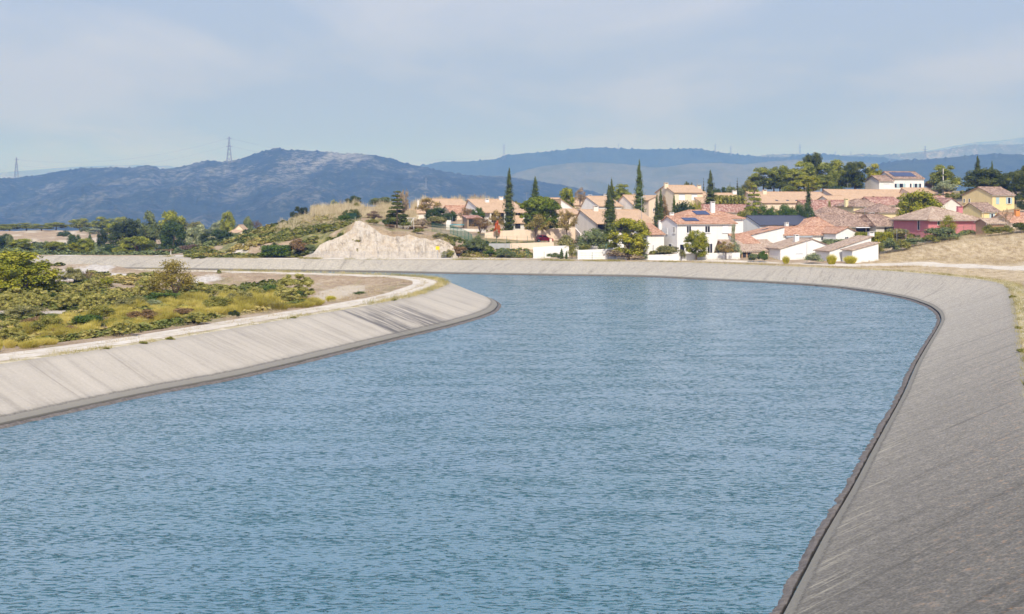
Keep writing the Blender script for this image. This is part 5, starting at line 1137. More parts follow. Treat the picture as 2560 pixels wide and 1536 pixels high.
wire('upper power line running right from the largest pylon behind the summit', A1[1], P(850, 388, 2650 * HS), 10); wire('lower power line running right from the largest pylon behind the summit', A1[3], P(800, 395, 2650 * HS), 10)
wire('lone faint power line left of the first cypress', P(1040, 402, 3000 * HS), P(1290, 384, 3900 * HS), 6)
# ------------------------------------------------------------------ village trees: kind, leaf, column, top row, width px, distance, label, category
VT = [
('cypress','cypress',1273,424,23,312,'tallest dark cypress in front of the porch house on the left of the village','cypress'),
('cypress','cypress_green',1338,444,21,352,'green cypress rising behind the round stone pine','cypress'),
('cypress','cypress',1522,466,25,292,'broad cypress, left stem of the forked pair before the beige bungalow','cypress'),
('cypress','cypress',1529,451,19,295,'pointed right stem of the forked cypress before the beige bungalow','cypress'),
('cypress','cypress_green',1598,405,22,326,'tall slender cypress above the middle of the village','cypress'),
('cypress','cypress',1642,490,17,296,'left and shorter of the twin cypresses beside the white house','cypress'),
('cypress','cypress',1652,477,19,297,'right and taller of the twin cypresses beside the white house','cypress'),
('cypress','cypress_green',1685,488,14,312,'small cypress left of the dark bush behind the white house','cypress'),
('cypress','cypress',1776,429,24,345,'cypress between the cream house and the tall white chimney','cypress'),
('cypress','cypress',2021,460,18,322,'small dark cypress behind the slate-roofed house','cypress'),
('cypress','cypress',2444,392,20,372,'black-green cypress top above the big dark pine at right','cypress'),
('cypress','cypress_green',2480,404,11,384,'faint thin cypress tip right of the black-green one','cypress'),
('umbrella','umbrella',1351,492,108,303,'round bright green stone pine behind the mulberry tree','pine'),
('loose','autumn_green',1340,540,76,291,'spreading mulberry with thinning yellow-brown leaves beside the red car','tree'),
('loose','autumn',1417,526,54,298,'golden leaved tree between stone pine and beige gable','tree'),
('loose','autumn',1240,531,42,303,'yellow turning tree in front of the porch','tree'),
('bush','red_leaf',1243,548,16,300,'shrub with scarlet leaves left of the tallest cypress','shrub'),
('loose','twig',1241,575,14,292,'bare sapling in front of the peach wall','sapling'),
('poplar','grove',1420,473,52,366,'pale green tree behind the white gabled house end','tree'),
('loose','twig',1450,473,30,368,'half bare grey tree right of the pale green one','tree'),
('grove','grove',1552,459,46,390,'round olive-green pine behind the forked cypress','pine'),
('oak','darkpine',1503,487,14,395,'small dark tree top at the left end of the terrace roofs','tree'),
('pine','pine',1571,545,104,271,'big yellow-green pine left of the white house','pine'),
('pine','pine',1741,575,62,272,'young bright pine standing in front of the white house windows','pine'),
('pine','pine',2296,478,112,308,'large round bright pine in the middle right of the village','pine'),
('bush','olive',1413,583,52,280,'grey-green olive bush below the long peach wall','olive tree'),
('shrub','sage',1486,568,88,279,'large dark olive tree beside the pavilion','olive tree'),
('bush','twig',1565,619,90,271,'leafless grey brushwood under the big yellow-green pine','brushwood'),
('bush','silver',1602,626,32,271,'silvery bush at the foot of the white annex','bush'),
('bush','olive',1662,607,60,274,'pale olive bush before the left end of the white house','bush'),
('thin','olive',1704,622,22,272,'thin shrub before the left garden door of the white house','shrub'),
('oak','blackgreen',1712,511,66,308,'black-green spreading bush behind the white house ridge','bush'),
('bush','laurel',1705,493,32,318,'upright green laurels behind the black-green bush','laurel'),
('thin','pine',1738,496,46,322,'yellow-green shrubs below the cream house shutters','shrub'),
('loose','rust',1662,496,26,320,'brown leafless creeper tree left of the cream house','tree'),
('hedge','scrub',1823,488,72,352,'light green hedge row right of the cream house cypress','hedge'),
('fir','blackgreen',1843,446,13,400,'taller of the two small dark firs left of the pine grove','fir'),
('fir','blackgreen',1825,457,10,405,'smaller of the two dark firs left of the pine grove','fir'),
('oak','oak',1800,466,36,400,'dark green shrubbery left below the firs','shrubbery'),
('oak','sage',1835,464,48,404,'grey-green shrubbery right below the firs','shrubbery'),
('oak','scrub',1872,454,44,410,'olive shrubbery at the left foot of the grove','shrubbery'),
('fir','blackgreen',1759,446,10,385,'thin dark fir behind the cream annex chimney','fir'),
('oak','darkpine',1722,452,26,388,'dark tree top peeping over the cream house ridge','tree'),
('cedar','grove',1885,464,52,340,'open branched cedar in front of the long salmon roof','cedar'),
('bush','scrub',1865,512,38,318,'pale olive bush right of the white house chimney','bush'),
('shrub','laurel',1905,508,58,316,'first dark green tree behind the slate roof from the left','tree'),
('shrub','laurel',1948,499,58,318,'second and tallest dark green tree behind the slate roof','tree'),
('oak','laurel',1985,508,52,316,'third dark green tree behind the slate roof','tree'),
('shrub','oak',2016,506,44,314,'dark green tree under the small cypress','tree'),
('bush','scrub',1872,526,30,310,'bush touching the left end of the slate roof','bush'),
('bush','silver',2182,489,58,365,'silvery hedge tree in front of the longest roof','tree'),
('bush','silver',2225,494,36,362,'smaller silvery tree left of the round pine','tree'),
('thin','scrub',2073,503,16,338,'weedy shrub on the mottled roof edge','shrub'),
('thin','silver',1834,560,14,282,'flowering creeper on the right corner of the white house','creeper'),
# pine grove on the hill
('grove','grove',1908,420,58,440,'leftmost broad pine of the hilltop grove','pine'),
('grove','grove',1950,414,46,446,'second pine of the hilltop grove from the left','pine'),
('grove','darkpine',1935,440,52,432,'lower dark pine at the left front of the grove','pine'),
('grove','grove',1985,424,52,444,'third pine of the hilltop grove','pine'),
('grove','darkpine',2032,382,42,456,'dark pointed pine top, the highest of the grove','pine'),
('grove','grove',2020,402,64,448,'pale green pine below the highest dark top','pine'),
('grove','grove',2080,402,66,450,'yellow-green pine right of the highest top','pine'),
('pine','pine',2012,438,74,424,'rounded bright pine at the front centre of the grove','pine'),
('grove','grove',2058,436,56,432,'pine in shade right of the rounded front pine','pine'),
('grove','grove',2105,424,52,436,'tall pine between the pale one and the darkest','pine'),
('pine','darkpine',2137,404,72,428,'darkest rounded pine at the right of the grove','pine'),
('grove','pine',2180,408,36,448,'pale narrow pine at the right end of the grove','pine'),
('bush','oak',2090,462,40,424,'low green bush at the right front of the grove','bush'),
('bush','grove',1975,462,46,424,'low olive bush at the front of the grove','bush'),
('grove','grove',2367,411,62,404,'round topped pine on the crest right of the hilltop house','pine'),
('oak','darkpine',2350,424,22,402,'narrow dark half of the crest pine','tree'),
('bush','silver',2365,448,60,396,'silver-green bushes below the crest pine','bush'),
('bush','rust',2325,446,26,410,'brown-green bush between hilltop house and crest pine','bush'),
('pine','darkpine',2463,422,116,362,'huge dark pine above the yellow house roof','pine'),
('pine','darkpine',2538,428,74,348,'dark pine right behind the big yellow house','pine'),
('pine','darkpine',2566,414,60,356,'dark pine cut by the right edge of the view','pine'),
('bush','blackgreen',2556,498,26,330,'black-green bush at the right edge beside the chimney','bush'),
# gardens at the right
('thin','pine',2372,540,54,284,'yellow-leaved tree leaning before the pink front wall','tree'),
('bush','sage',2358,562,80,282,'dark undergrowth at the foot of the yellow-leaved tree','undergrowth'),
('bush','scrub',2330,588,40,279,'left round bush of the row on top of the straw slope','bush'),
('bush','scrub',2358,590,36,279,'second round bush of the row on top of the straw slope','bush'),
('bush','olive',2384,590,30,279,'third round bush of the row on top of the straw slope','bush'),
('bush','scrub',2478,560,44,276,'round olive bush on the straw slope below the utility pole','bush'),
('bush','scrub',2512,562,40,275,'wide bush right of the utility pole','bush'),
('bush','darkpine',2550,552,36,274,'dark bush at the top of the straw slope by the right edge','bush'),
('bare','twig',2518,508,50,284,'bare tree in front of the big yellow house','tree'),
('bare','twig',2496,530,30,286,'smaller bare tree left of the big bare one','tree'),
('bush','olive',2240,566,56,296,'grey olive bush left of the pink house','bush'),
('bush','sage',2222,592,50,276,'dark grey-green bush at the left foot of the straw slope','bush'),
('bush','scrub',2252,598,48,277,'olive bush at the left foot of the straw slope','bush'),
('bush','sage',2288,592,46,280,'grey bush below the left wall of the pink house','bush'),
('thin','scrub',2196,604,34,270,'trailing weeds beside the lower white outbuilding','weeds'),
('hedge','pine',2164,580,44,292,'yellow hedge below the striped awning','hedge'),
('hedge','pine',2206,580,44,292,'yellow hedge below the wide arch','hedge'),
('hedge','sage',2100,598,72,284,'low dark hedge before the cream gable windows','hedge'),
# canal-side gardens
('bush','laurel',1907,625,27,268,'bright green round bush before the low tan roof','bush'),
('bush','sage',1882,630,24,268,'dark creeper bush over the brown garden house arches','bush'),
('bush','silver',2034,630,42,266,'grey-green lavender bush before the bright white gable','bush'),
('broom','broom1',2079,634,20,263,'yellow-green broom clump at the roadside below the white wedge house','broom'),
('broom','broom1',2126,638,26,264,'low yellow weeds right of the roadside broom','weeds'),
('broom','broom1',1965,638,14,266,'small yellow shrub left of the white roller shutter','shrub'),
('loose','autumn',1815,606,46,272,'orange vine thicket right of the white house','vine'),
('bush','olive',1805,606,40,275,'olive bush above the orange vines','bush'),
('bush','silver',1838,602,30,276,'silvery bush before the low orange roof','bush'),
('bush','sage',1259,618,36,276,'dark green bush left of the sloping retaining wall','bush'),
('bush','sage',1281,626,22,275,'lower dark bush beside the retaining wall foot','bush'),
('bush','laurel',1226,622,34,278,'green and brown bush under the grey screen panels','bush'),
('bush','sage',1385,631,34,272,'dark green bushes behind the thin fence by the road','bush'),
('cypress','cypress_green',1404,622,10,272,'small columnar conifer behind the canal road fence','conifer'),
('cypress','cypress_green',1416,628,7,272,'tiny columnar conifer right of the small one','conifer'),
('thin','scrub',1430,612,26,274,'thin yellowish climber before the pavilion','climber'),
('thin','scrub',1465,612,40,276,'low shrub along the pavilion front','shrub'),
('shrub','sage',1192,586,44,280,'tall green bush at the end of the dark mesh fence','bush'),
('bush','sage',1175,598,36,281,'grey-green bush below the dark mesh fence','bush'),
('bush','rust',1148,612,34,278,'brown scrub on the rocks right of the white face','scrub'),
('bush','scrub',1120,622,30,277,'olive scrub at the right foot of the white face','scrub'),
# village left edge
('cedar','darkpine',992,478,62,292,'dark old cedar on the rise above the rock face','cedar'),
('loose','twig',1008,477,34,297,'grey dead wood behind the old cedar','tree'),
('loose','autumn',1068,499,68,330,'round orange-brown tree before the leftmost house','tree'),
('oak','oak',1092,521,58,324,'dark green hedge tree right of the orange-brown one','tree'),
('bush','olive',1088,536,50,318,'grey-brown bush below the dark hedge tree','bush'),
('bush','oak',1128,524,30,330,'small dark tree before the red-orange roof patch','tree'),
('shrub','laurel',1195,512,34,332,'dark green citrus tree at the corner of the porch house roof','tree'),
('loose','rust',1165,520,36,328,'thin brown branches left of the citrus tree','tree'),
('thin','rust',1200,540,52,306,'brownish creeper bush between trampoline and yellow tree','bush'),
('loose','twig',1055,548,44,300,'grey leafless thicket right of the swing frame','thicket'),
('bush','rust',1040,568,50,298,'brown thicket on top of the right part of the rock face','thicket'),
('bare','purple',1188,476,36,420,'purple-brown bare tree on the skyline behind the salmon roofs','tree'),
# rocky hill on the left
('oak','oak',885,492,44,338,'dark round tree pair on the crest of the scrub hill','tree'),
('oak','blackgreen',752,515,34,326,'dark round bush at the left end of the crest','bush'),
('bush','blackgreen',735,527,20,322,'small dark bush below the left end of the crest','bush'),
('bush','oak',800,511,42,336,'flat dark bushes on the crest left of centre','bush'),
('poplar','silver',835,502,26,338,'silvery shrub on the crest','shrub'),
('shrub','scrub',890,505,22,330,'thin olive shrub below the crest tree pair','shrub'),
('shrub','darkpine',878,518,46,308,'green pine bush left above the rock face peak','pine'),
('bush','laurel',862,534,30,304,'lower green bush left above the rock face','bush'),
('loose','purple',935,530,46,300,'purple leafless shrub above the rock face peak','shrub'),
('bush','oak',968,545,24,298,'dark shrub between the purple shrub and the cedar','shrub'),
('shrub','sage',960,492,80,345,'olive trees behind the cedar on the ridge','tree'),
('pine','pine',812,563,52,296,'bright green pine bush left of the rock face','pine'),
('bush','sage',842,572,34,290,'grey-green bush on the left shoulder of the rock face','bush'),
('hedge','laurel',690,613,66,279,'clipped bright laurel hedge at the foot of the scrub hill','hedge'),
('bush','blackgreen',686,604,28,283,'dark bush behind the laurel hedge','bush'),
('bush','rust',745,593,52,281,'large brown bush between laurel hedge and rock face','bush'),
('bush','sage',776,608,32,282,'grey-green bush right of the large brown bush','bush'),
('bare','purple',646,540,44,345,'reddish bare tree behind the left flank of the scrub hill','tree'),
]
for t in VT:
    tree(*t[:6], t[6], t[7], group=None)
# ------------------------------------------------------------------ valley trees at the left, real distances
LV = [
('grove','grove',24,560,52,700,'first pale pine from the left on the far rise','pine'),('grove','grove',66,557,50,710,'second pale pine on the far rise','pine'),('grove','grove',104,562,46,690,'third pale pine on the far rise','pine'),('grove','grove',140,556,46,715,'fourth pale pine on the far rise','pine'),
('grove','grove',-8,566,50,680,'pale pine cut by the left edge on the far rise','pine'),
('grove','grove',200,547,50,760,'round pine above the dry field, left one','pine'),('bush','sage',212,566,24,640,'grey bush in the dry field below the round pine','bush'),('grove','grove',262,541,48,800,'broad pale pine above the dry field, middle one','pine'),('grove','grove',302,543,36,805,'pale pine above the dry field, right one','pine'),
('oak','silver',235,572,40,620,'grey shrubs at the edge of the dry field','shrubs'),
('oak','oak',8,582,36,400,'black-green oak at the left edge','oak'),('poplar','sage',22,590,26,396,'grey poplar beside the black-green oak','poplar'),
('pine','grove',55,597,62,372,'pale pine in front of the dry field, leftmost','pine'),('oak','darkpine',103,612,30,378,'dark shrub between the two pale front pines','shrub'),('pine','grove',138,604,52,366,'second pale pine in front of the dry field','pine'),
('bush','pine',116,626,28,350,'yellow-green bush at the foot of the second front pine','bush'),('bush','olive',138,632,28,345,'pale olive bush beside the yellow-green one','bush'),
('oak','oak',186,583,34,405,'blue-green fir-like tree at the field edge','tree'),('cypress','oak',225,585,15,400,'short dark cypress in the valley','cypress'),('pine','pine',180,607,34,352,'small bright pine, left of a pair','pine'),('pine','grove',212,596,50,356,'large bright pine, right of a pair','pine'),
('oak','blackgreen',256,576,28,420,'narrow dark tree left of the great oak group','tree'),('cedar','oak',278,588,52,362,'dark layered cedar in the valley','cedar'),
('grove','grove',290,556,46,470,'pale pine top behind the cedar','pine'),
('oak','blackgreen',318,553,80,398,'great black-green oak in the middle of the valley','oak'),('poplar','sage',368,538,78,402,'great grey-green poplar right of the black-green oak','poplar'),('grove','grove',428,529,54,430,'round pale pine top above the dark oaks','pine'),
('oak','oak',432,556,64,380,'dark holm oak below the round pale pine top','oak'),('pine','grove',342,591,86,352,'wide bright pine in front of the great oaks','pine'),('bush','grove',298,616,34,346,'small pale bush left of the wide bright pine','bush'),
('poplar','silver',492,562,60,370,'silvery poplar right of the holm oak','poplar'),('oak','oak',552,572,56,350,'dark round oak right of the silvery poplar','oak'),('oak','blackgreen',516,580,38,355,'dark small oak between poplar and round oak','oak'),
('bush','purple',478,610,56,338,'purple brushwood under the silvery poplar','brushwood'),('bush','rust',418,620,60,335,'brown brushwood under the holm oak','brushwood'),
('pine','grove',569,529,38,520,'tall pale pine by the distant farm roofs','pine'),('oak','sage',620,546,28,520,'pale tree right of the distant farm roofs','tree'),('bush','sage',590,575,34,440,'grey bushes around the farm roofs','bush'),('oak','olive',480,552,60,560,'hazy grey trees behind the poplars','tree'),('oak','silver',548,555,44,600,'hazy silver trees left of the farm','tree'),
('grove','grove',398,560,40,600,'hazy pale pine behind the great poplar','pine'),('bush','oak',160,575,30,560,'dark bush far in the dry field','bush')]
for t in LV: tree(*t[:6], t[6], t[7], k=False)
_r = random.Random(5)
for i in range(26):      # faint far wood on the plain: individual hazy trees in a loose row
    px = 330 + i * 18 + _r.uniform(-5, 5); tree('oak', 'sage', px, 566 + _r.uniform(-5, 5), 24, 900 + _r.uniform(-60, 60), 'hazy round tree in the far row on the valley floor', 'tree', k=False, group='far row of valley trees')
# ------------------------------------------------------------------ shrubs inside the bend: kind, leaf, column, foot row, width px, height px
FS = [
('pine','pine',56,756,172,118,'big bright green pine at the left edge of the view','pine'),
('pine','pine',-8,764,110,100,'bright pine cut by the left edge beside the big one','pine'),
('shrub','olive',178,712,56,42,'dull green shrub on bare ground right of the big pine','shrub'),
('bare','purple',222,706,52,34,'grey leafless shrub right of the dull green one','shrub'),
('thin','golden',438,752,124,92,'tall golden brown half bare shrub in the middle of the bend','shrub'),
('cauli','pistachio',366,748,60,54,'grey-green lobed shrub left of the golden brown one','shrub'),
('cauli','pistachio',494,749,62,44,'pale lobed shrub right of the golden brown one','shrub'),
('cauli','pistachio',562,744,64,32,'low pale shrub midway to the largest lobed bush','shrub'),
('cauli','pistachio',636,750,50,32,'small pale shrub left of the largest lobed bush','shrub'),
('cauli','pistachio',740,752,86,66,'largest lobed olive bush near the track','bush'),
('cauli','pistachio',716,759,62,40,'pale lobed bush at the foot of the largest one','bush'),
('bush','laurel',672,742,36,34,'bright green shrub behind the lobed bushes','shrub'),
('oak','laurel',402,760,90,28,'low dark green spreading juniper','juniper'),
('bush','laurel',900,737,34,9,'small dark mat bush on the pale earth near the tip','bush'),
('broom','broom1',827,754,18,16,'single small broom tuft on the bare earth patch','broom'),
('bush','pine',266,718,28,26,'yellow-green small pine bush','bush'),
('cauli','pistachio',232,726,40,28,'small lobed shrub left of the yellow-green pine bush','shrub'),
('cauli','pistachio',132,752,54,38,'lobed shrub at the foot of the big pine','shrub'),
('cauli','pistachio',176,742,62,32,'lobed shrub second right of the big pine','shrub'),
('cauli','pistachio',78,776,44,44,'upright lobed shrub before the big pine','shrub'),
('cauli','pistachio',18,790,60,52,'lobed shrub at the left edge before the pine','shrub'),
('cauli','pistachio',40,772,70,50,'wide lobed shrub before the big pine, left of centre','shrub'),
('cauli','pistachio',95,764,56,42,'round lobed shrub between pine and thicket','shrub'),
('cauli','pistachio',215,752,60,42,'lobed shrub at the back of the left thicket','shrub'),
('cauli','pistachio',178,776,62,42,'lobed shrub in the middle of the left thicket','shrub'),
('shrub','olive',60,800,80,40,'grey-green bush mass by the pale path at the left edge','bush'),
('shrub','scrub',118,834,70,44,'olive bush in the left part of the broom belt','bush'),
('shrub','scrub',250,800,60,36,'olive bush behind the left part of the broom belt','bush'),
('shrub','olive',330,776,66,38,'grey-green bush left of the juniper','bush'),
('shrub','scrub',545,778,70,36,'olive bush behind the right part of the broom belt','bush'),
('shrub','olive',600,762,60,34,'grey-green bush between the small pale shrubs','bush'),
('cauli','pistachio',138,768,60,40,'olive lobed shrub before the left thicket','shrub'),
('cauli','pistachio',232,782,58,44,'small tree-like lobed shrub standing over the pale path','shrub'),
('cauli','pistachio',268,768,52,40,'lobed shrub right of the tree-like one','shrub'),
('cauli','pistachio',298,760,40,34,'lobed shrub at the right end of the left thicket','shrub'),
('bush','laurel',105,758,60,34,'dark green bush in the left thicket','bush'),
('bush','scrub',205,762,60,34,'yellowish bush in the left thicket','bush'),
('cauli','pistachio',50,784,50,40,'second lobed shrub from the left edge','shrub'),
('cauli','pistachio',20,856,72,52,'pale lobed shrub at the left edge beside the track','shrub'),
('cauli','pistachio',48,866,46,34,'smaller pale lobed shrub beside the track at far left','shrub'),
('cauli','pistachio',313,842,60,40,'pale lobed shrub at the edge of the track, left of centre','shrub'),
('cauli','pistachio',488,812,62,30,'low pale lobed shrub at the edge of the track, centre','shrub'),
('cauli','silver',374,772,58,24,'silvery low shrub before the juniper','shrub'),
('bush','blackgreen',585,796,24,20,'dark green knot in the broom near the track','bush'),
('bush','laurel',215,822,64,38,'dark green bush in the broom, left of centre','bush'),
('bush','rust',168,838,56,24,'brown dead bush in the broom at left','bush'),
('bush','rust',360,808,66,34,'brown dead bush in the broom at centre','bush'),
('bush','rust',450,795,56,26,'reddish dead bush in the broom right of centre','bush'),
('bush','rust',90,816,60,26,'brown dry bush by the pale path','bush'),
('shrub','scrub',300,820,60,30,'mixed green bush in the broom belt','bush'),
]
for kind, mat, px, pb_, w, hh, lab, cat in FS:
    D = hit(px, pb_); x = PX(px, D); plant(kind, mat, x, D, w / F * D * 1.22, hh / F * D * 1.1, lab, cat, sink=0.05)
# the belt of broom along the track: too dense to count
def scatter_mesh(name, items, mats, label, cat, smooth=False):
    VV = []; FF = []; b = 0
    for v, f in items: VV.append(v); FF.append(f + b); b += len(v)
    me = arrmesh(name, np.vstack(VV), np.vstack(FF), [mats], smooth); o = link(name, me); tag(o, label, cat, kind='stuff'); return o
rng = np.random.default_rng(12); it = []
bp = [blades(900, 500 + s, (0.55, 1.0), 0.5, 0.4, 0.010) for s in range(4)]
def belt_y(px): return np.interp(px, [-200, 0, 200, 400, 600, 780, 850], [918, 887, 850, 817, 789, 768, 760])
for k in range(290):
    px = rng.uniform(-180, 800); dep = rng.random() ** 1.1; hi = np.interp(px, [-200, 0, 200, 350, 600, 800], [60, 50, 52, 58, 44, 12])
    py = belt_y(px) - dep * hi
    D = hit(float(round(px)), py); x = PX(px, D); w = rng.uniform(24, 46) / F * D; h_ = rng.uniform(18, 32) / F * D * (0.6 if px > 700 else 1)
    v, f = bp[k % 4]; it.append((v * [w, w, h_] + [x, D, Hp(x, D) - .05], f))
scatter_mesh('broom_scrub', it, G['broom'], 'yellow-green broom scrub massed along the left bank track', 'scrub')
# tufts of dry grass
def tufts(n, seed, h=0.35, w=0.25, k=7, bw=0.02):
    rng = np.random.default_rng(seed); return [blades(k, seed * 100 + i, (0.6, 1.0), 0.5, 0.5, bw) for i in range(12)]
TF = tufts(0, 3)
def scatter(name, label, pts, hr, wr, mat, cat='grass', seed=1, proto_=None, hmod=0.0):
    rng = np.random.default_rng(seed); pr = proto_ or TF; xy = np.array(pts); z = H(xy[:, 0], xy[:, 1]); it = []
    for i, (x, y) in enumerate(xy):
        v, f = pr[i % len(pr)]; a = rng.uniform(0, 6.28); c, s = math.cos(a), math.sin(a); h_ = rng.uniform(*hr) * (1 + hmod * float(fbm(x / 4, y / 4, 3))); w_ = rng.uniform(*wr)
        q = np.c_[v[:, 0] * c - v[:, 1] * s, v[:, 0] * s + v[:, 1] * c, v[:, 2]] * [w_, w_, h_] + [x, y, z[i] - .02]; it.append((q, f))
    return scatter_mesh(name, it, mat, label, cat)
def along(c, n, a, b, i0, i1, num, seed, clus=0.0):
    rng = np.random.default_rng(seed); out = []
    while len(out) < num:
        i = rng.integers(i0, i1); o = rng.uniform(a, b)
        if clus and fbm(np.array([i * 0.8 / 3.0]), np.array([seed * 1.0]), 3)[0] < clus * rng.random(): continue
        out.append(c[i] + n[i] * o + rng.normal(0, .1, 2))
    return out
tipi = int(np.argmax(lt[:, 0] + (lt[:, 1] > 150) * 30)); nl = len(lt)
iv = [i for i in range(nl) if 50 < lt[i, 1] < 250 and lt[i, 0] > -70]; i0, i1 = iv[0], iv[-1]
scatter('verge_grass', 'thin weeds on the rim of the left bank', along(lt, ln, 0.1, 1.3, i0, i1, 1500, 5, 0.5), (.15, .45), (.3, .8), G['verge'], seed=2)
it_ = [i for i in range(nl) if 150 < lt[i, 1] < 236 and lt[i, 0] > -45]
scatter('verge_grass', 'yellowing grass thick on the rim around the tip of the bend', along(lt, ln, -0.2, 1.4, it_[0], it_[-1], 1500, 6), (.3, .7), (.4, .9), G['verge'], seed=3)
scatter('track_grass', 'sparse grass between and beside the wheel tracks on the left bank', along(lt, ln, 2.8, 3.6, i0, i1, 500, 7, .5) + along(lt, ln, 5.0, 6.4, i0, i1, 1200, 8, .3), (.12, .4), (.3, .8), G['drygrass'], seed=4)
nr_ = len(rt); jr = [i for i in range(nr_) if rt[i, 0] > -80 and rt[i, 1] > 262]; jn = [i for i in range(nr_) if rt[i, 0] > 15 and 40 < rt[i, 1] <= 275]
scatter('verge_grass', 'dry weeds on the rim of the far bank', along(rt, rn, 0.1, 2.6, jr[0], jr[-1], 1800, 9, .6), (.2, .6), (.5, 1.2), G['verge'], seed=5)
P3 = along(rt, rn, 0.1, 2.6, jn[0], jn[-1], 4500, 10)
scatter('verge_grass', 'yellow-green grass strip along the rim of the near right bank', P3, (.2, .55), (.35, .8), G['verge'], seed=6)
P4 = [p for p in along(rt, rn, 2.5, 22, jn[0], jn[-1], 7000, 11) if p[1] > 150 and np.hypot(rc[:, 0] - p[0], rc[:, 1] - p[1]).min() > 4.2 and inside([p[0]], [p[1]])[0] == False and fbm(p[0] / 5, p[1] / 5, 3) > -0.05]
scatter('meadow_grass', 'straw and grass between the right rim and the pale road', P4, (.15, .5), (.4, 1.0), G['drygrass'], seed=7)
scatter('cliff_grass', 'straw hanging over the crest of the white rock face', [(float((p - 1280) / F * (cliff_top(p)[0] + o)), float(cliff_top(p)[0] + o)) for p in rng.uniform(790, 1135, 700) for o in [rng.uniform(0.2, 3.5)]], (.25, .8), (.4, 1.1), G['drygrass'], seed=31)
for i, (px, D, w) in enumerate([(800, 296, 3), (845, 297, 2.4), (930, 302, 2.8), (975, 303, 2.2), (1045, 302, 2.6), (1100, 299, 3)]):
    plant('bush', ['sage', 'olive', 'scrub', 'rust', 'scrub', 'olive'][i], PX(px, D), D, w, w * .5, ['grey-green cushion on the left shoulder of the rock face crest', 'pale cushion below the rock face peak on the left', 'olive cushion just right of the rock face peak', 'brown cushion in the saddle of the rock face crest', 'olive cushion on the right half of the rock face crest', 'pale cushion at the right end of the rock face crest'][i], 'bush')
def rim(px, py, c, n):
    D = (HC - ZB) * F / (py - HY); i = int(np.hypot(c[:, 0] - PX(px, D), c[:, 1] - D).argmin()); return c[i] + n[i] * 0.3
# clumps spilling over the near right rim
for i, (px, py, s) in enumerate([(2556, 1030, .55), (2562, 1075, .5), (2545, 965, .4), (2540, 880, .45), (2534, 822, .4), (2524, 745, .5)]):
    x, D = rim(px, py, rt, rn); plant('bush', 'scrub', x, D, s * 1.6, s, sink=.12, label= ['dark green weed clump at the right edge of the view, nearest', 'second dark green weed clump at the right rim', 'small green clump hanging over the right rim', 'green clump on the right rim below the bend', 'green weed clump on the right rim at the bend', 'green clump highest on the right rim'][i], cat='weed clump', z=ZB)
for i, (px, py, s) in enumerate([(298, 858, .45), (367, 848, .5), (215, 872, .35), (948, 752, .5), (700, 795, .4)]):
    x, D = rim(px, py, lt, ln); plant('bush', 'scrub', x, D, s * 1.5, s * .8, sink=.1, label= ['small green weed on the left rim, second from left', 'green weed on the left rim, third from left', 'leftmost small green weed on the left rim', 'yellowish tuft in the track near the dark stain', 'small weed on the left rim before the stain'][i], cat='weed', z=ZB)
# straw slope at the right, reeds and scrub on the hill, ground cover in the bend
rng = np.random.default_rng(20)
def region(n, px0, px1, d0, d1, cond, k=KD):
    out = []
    for _ in range(60):
        px = rng.uniform(px0, px1, n); D = rng.uniform(d0, d1, n); x = PX(px, D); m = cond(px, D, x)
        out += [(a, b) for a, b in zip(x[m], D[m])]
        if len(out) >= n: break
    return out[:n]
road_off = lambda x, D: cdist(x, D)
scatter('straw_grass', 'dry straw grass covering the slope at the right', region(11000, 2150, 2850, 255, 315, lambda p, D, x: np.min(np.hypot(x[:, None] - rc[None, ::6, 0], D[:, None] - rc[None, ::6, 1]), 1) > 5.5), (.25, .7), (.5, 1.2), G['drygrass'], seed=8)
RD = [blades(26, 900 + i, (0.75, 1.0), 0.5, 0.12, 0.018) for i in range(8)]
scatter('dry_reeds', 'tall pale dry reeds along the ridge behind the scrub hill', region(900, 780, 1010, 335, 356, lambda p, D, x: fbm(x / 5, D / 5, 3) > -.12) + region(500, 1030, 1250, 388, 402, lambda p, D, x: p > 0) + region(260, 1000, 1040, 330, 372, lambda p, D, x: p > 0), (1.1, 2.5), (1.0, 2.0), G['reed'], 'reeds', 9, RD, 1.1)
scatter('dry_reeds', 'pale reed patch on the upper left flank of the scrub hill', region(420, 690, 900, 318, 338, lambda p, D, x: fbm(x / 5, D / 5, 3) > -.05), (.7, 1.7), (.9, 1.6), G['reed'], 'reeds', 10, RD, 1.0)
SC = [(lambda c: c)(None)] and []
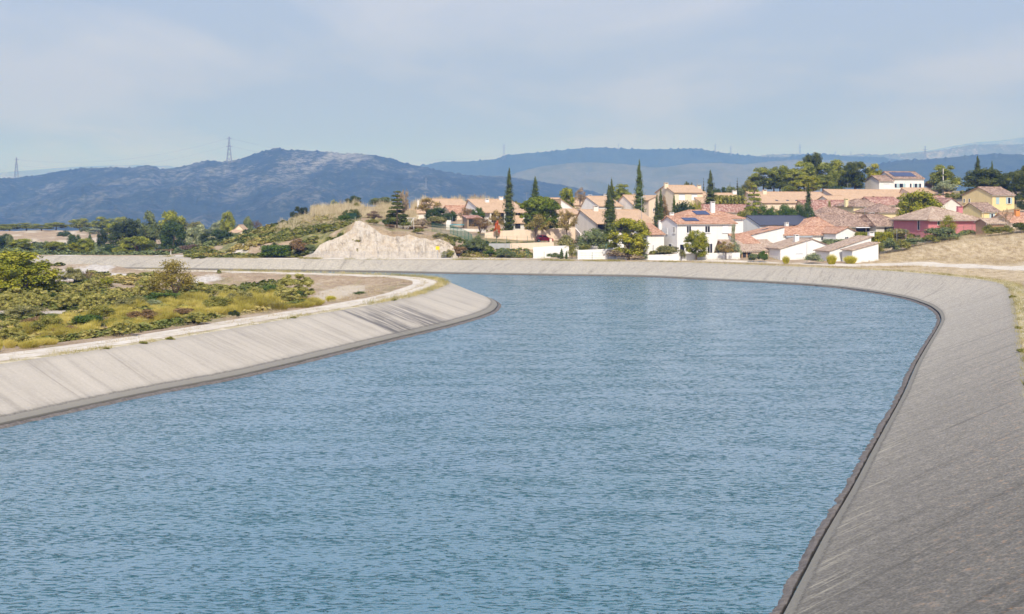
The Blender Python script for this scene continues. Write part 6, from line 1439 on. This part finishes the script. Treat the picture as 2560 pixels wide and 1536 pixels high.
for i in range(6):
    rg = np.random.default_rng(700 + i); d = rg.normal(0, 1, (110, 3)); d /= np.linalg.norm(d, axis=1)[:, None]; d[:, 2] = abs(d[:, 2]); SC.append(leaf_quads(d * [.5, .5, .8] * rg.uniform(.6, 1.05, (110, 1)) + [0, 0, .1], d, .16, rg))
scatter('hill_scrub', 'green and ochre garrigue scrub covering the hill above the rock face', region(1500, 470, 900, 293, 345, lambda p, D, x: fbm(x / 7, D / 7, 3) > -.12), (.35, 1.1), (.8, 2.2), G['hillscrub'], 'scrub', 11, SC)
scatter('hill_scrub', 'low scrub among the rocks right of the white face', region(260, 1110, 1330, 292, 306, lambda p, D, x: p > 0), (.3, .8), (.6, 1.6), G['hillscrub'], 'scrub', 12, SC)
inn = lambda p, D, x: (cdist(x, D) > 6.5) & ~inside(x, D)
scatter('dry_ground_cover', 'dry grass and low weeds on the ground inside the bend', region(7000, -150, 1080, 118, 236, inn), (.12, .45), (.4, 1.1), G['drygrass'], 'grass', 13)
scatter('green_ground_cover', 'low green and grey herbs on the ground inside the bend', region(2600, -150, 760, 112, 225, lambda p, D, x: inn(p, D, x) & (fbm(x / 6, D / 6, 3) > 0)), (.2, .75), (.6, 1.9), G['hillscrub'], 'herbs', 14, SC)
scatter('valley_scrub', 'dull scrub between the valley trees', region(900, -100, 640, 320, 470, lambda p, D, x: fbm(x / 12, D / 12, 3) > -.1), (.4, 1.6), (1.2, 4.0), G['sage'], 'scrub', 15, SC)
scatter('garden_scrub', 'weeds and low garden plants between the houses', region(1100, 1180, 2450, 300, 420, lambda p, D, x: (fbm(x / 9, D / 9, 3) > -.1) & ~((p < 1450) & (D < 328))), (.3, 1.2), (.8, 2.4), G['scrub'], 'weeds', 16, SC)
scatter('road_weeds', 'weeds along the foot of the white garden walls', region(500, 1150, 2160, 286, 296, lambda p, D, x: fbm(x / 5, D / 3, 3) > -.05), (.2, .6), (.5, 1.3), G['verge'], 'weeds', 17)
# far wood edge on the near rise behind the village, and stems on the skyline ridges are in the hills' own relief
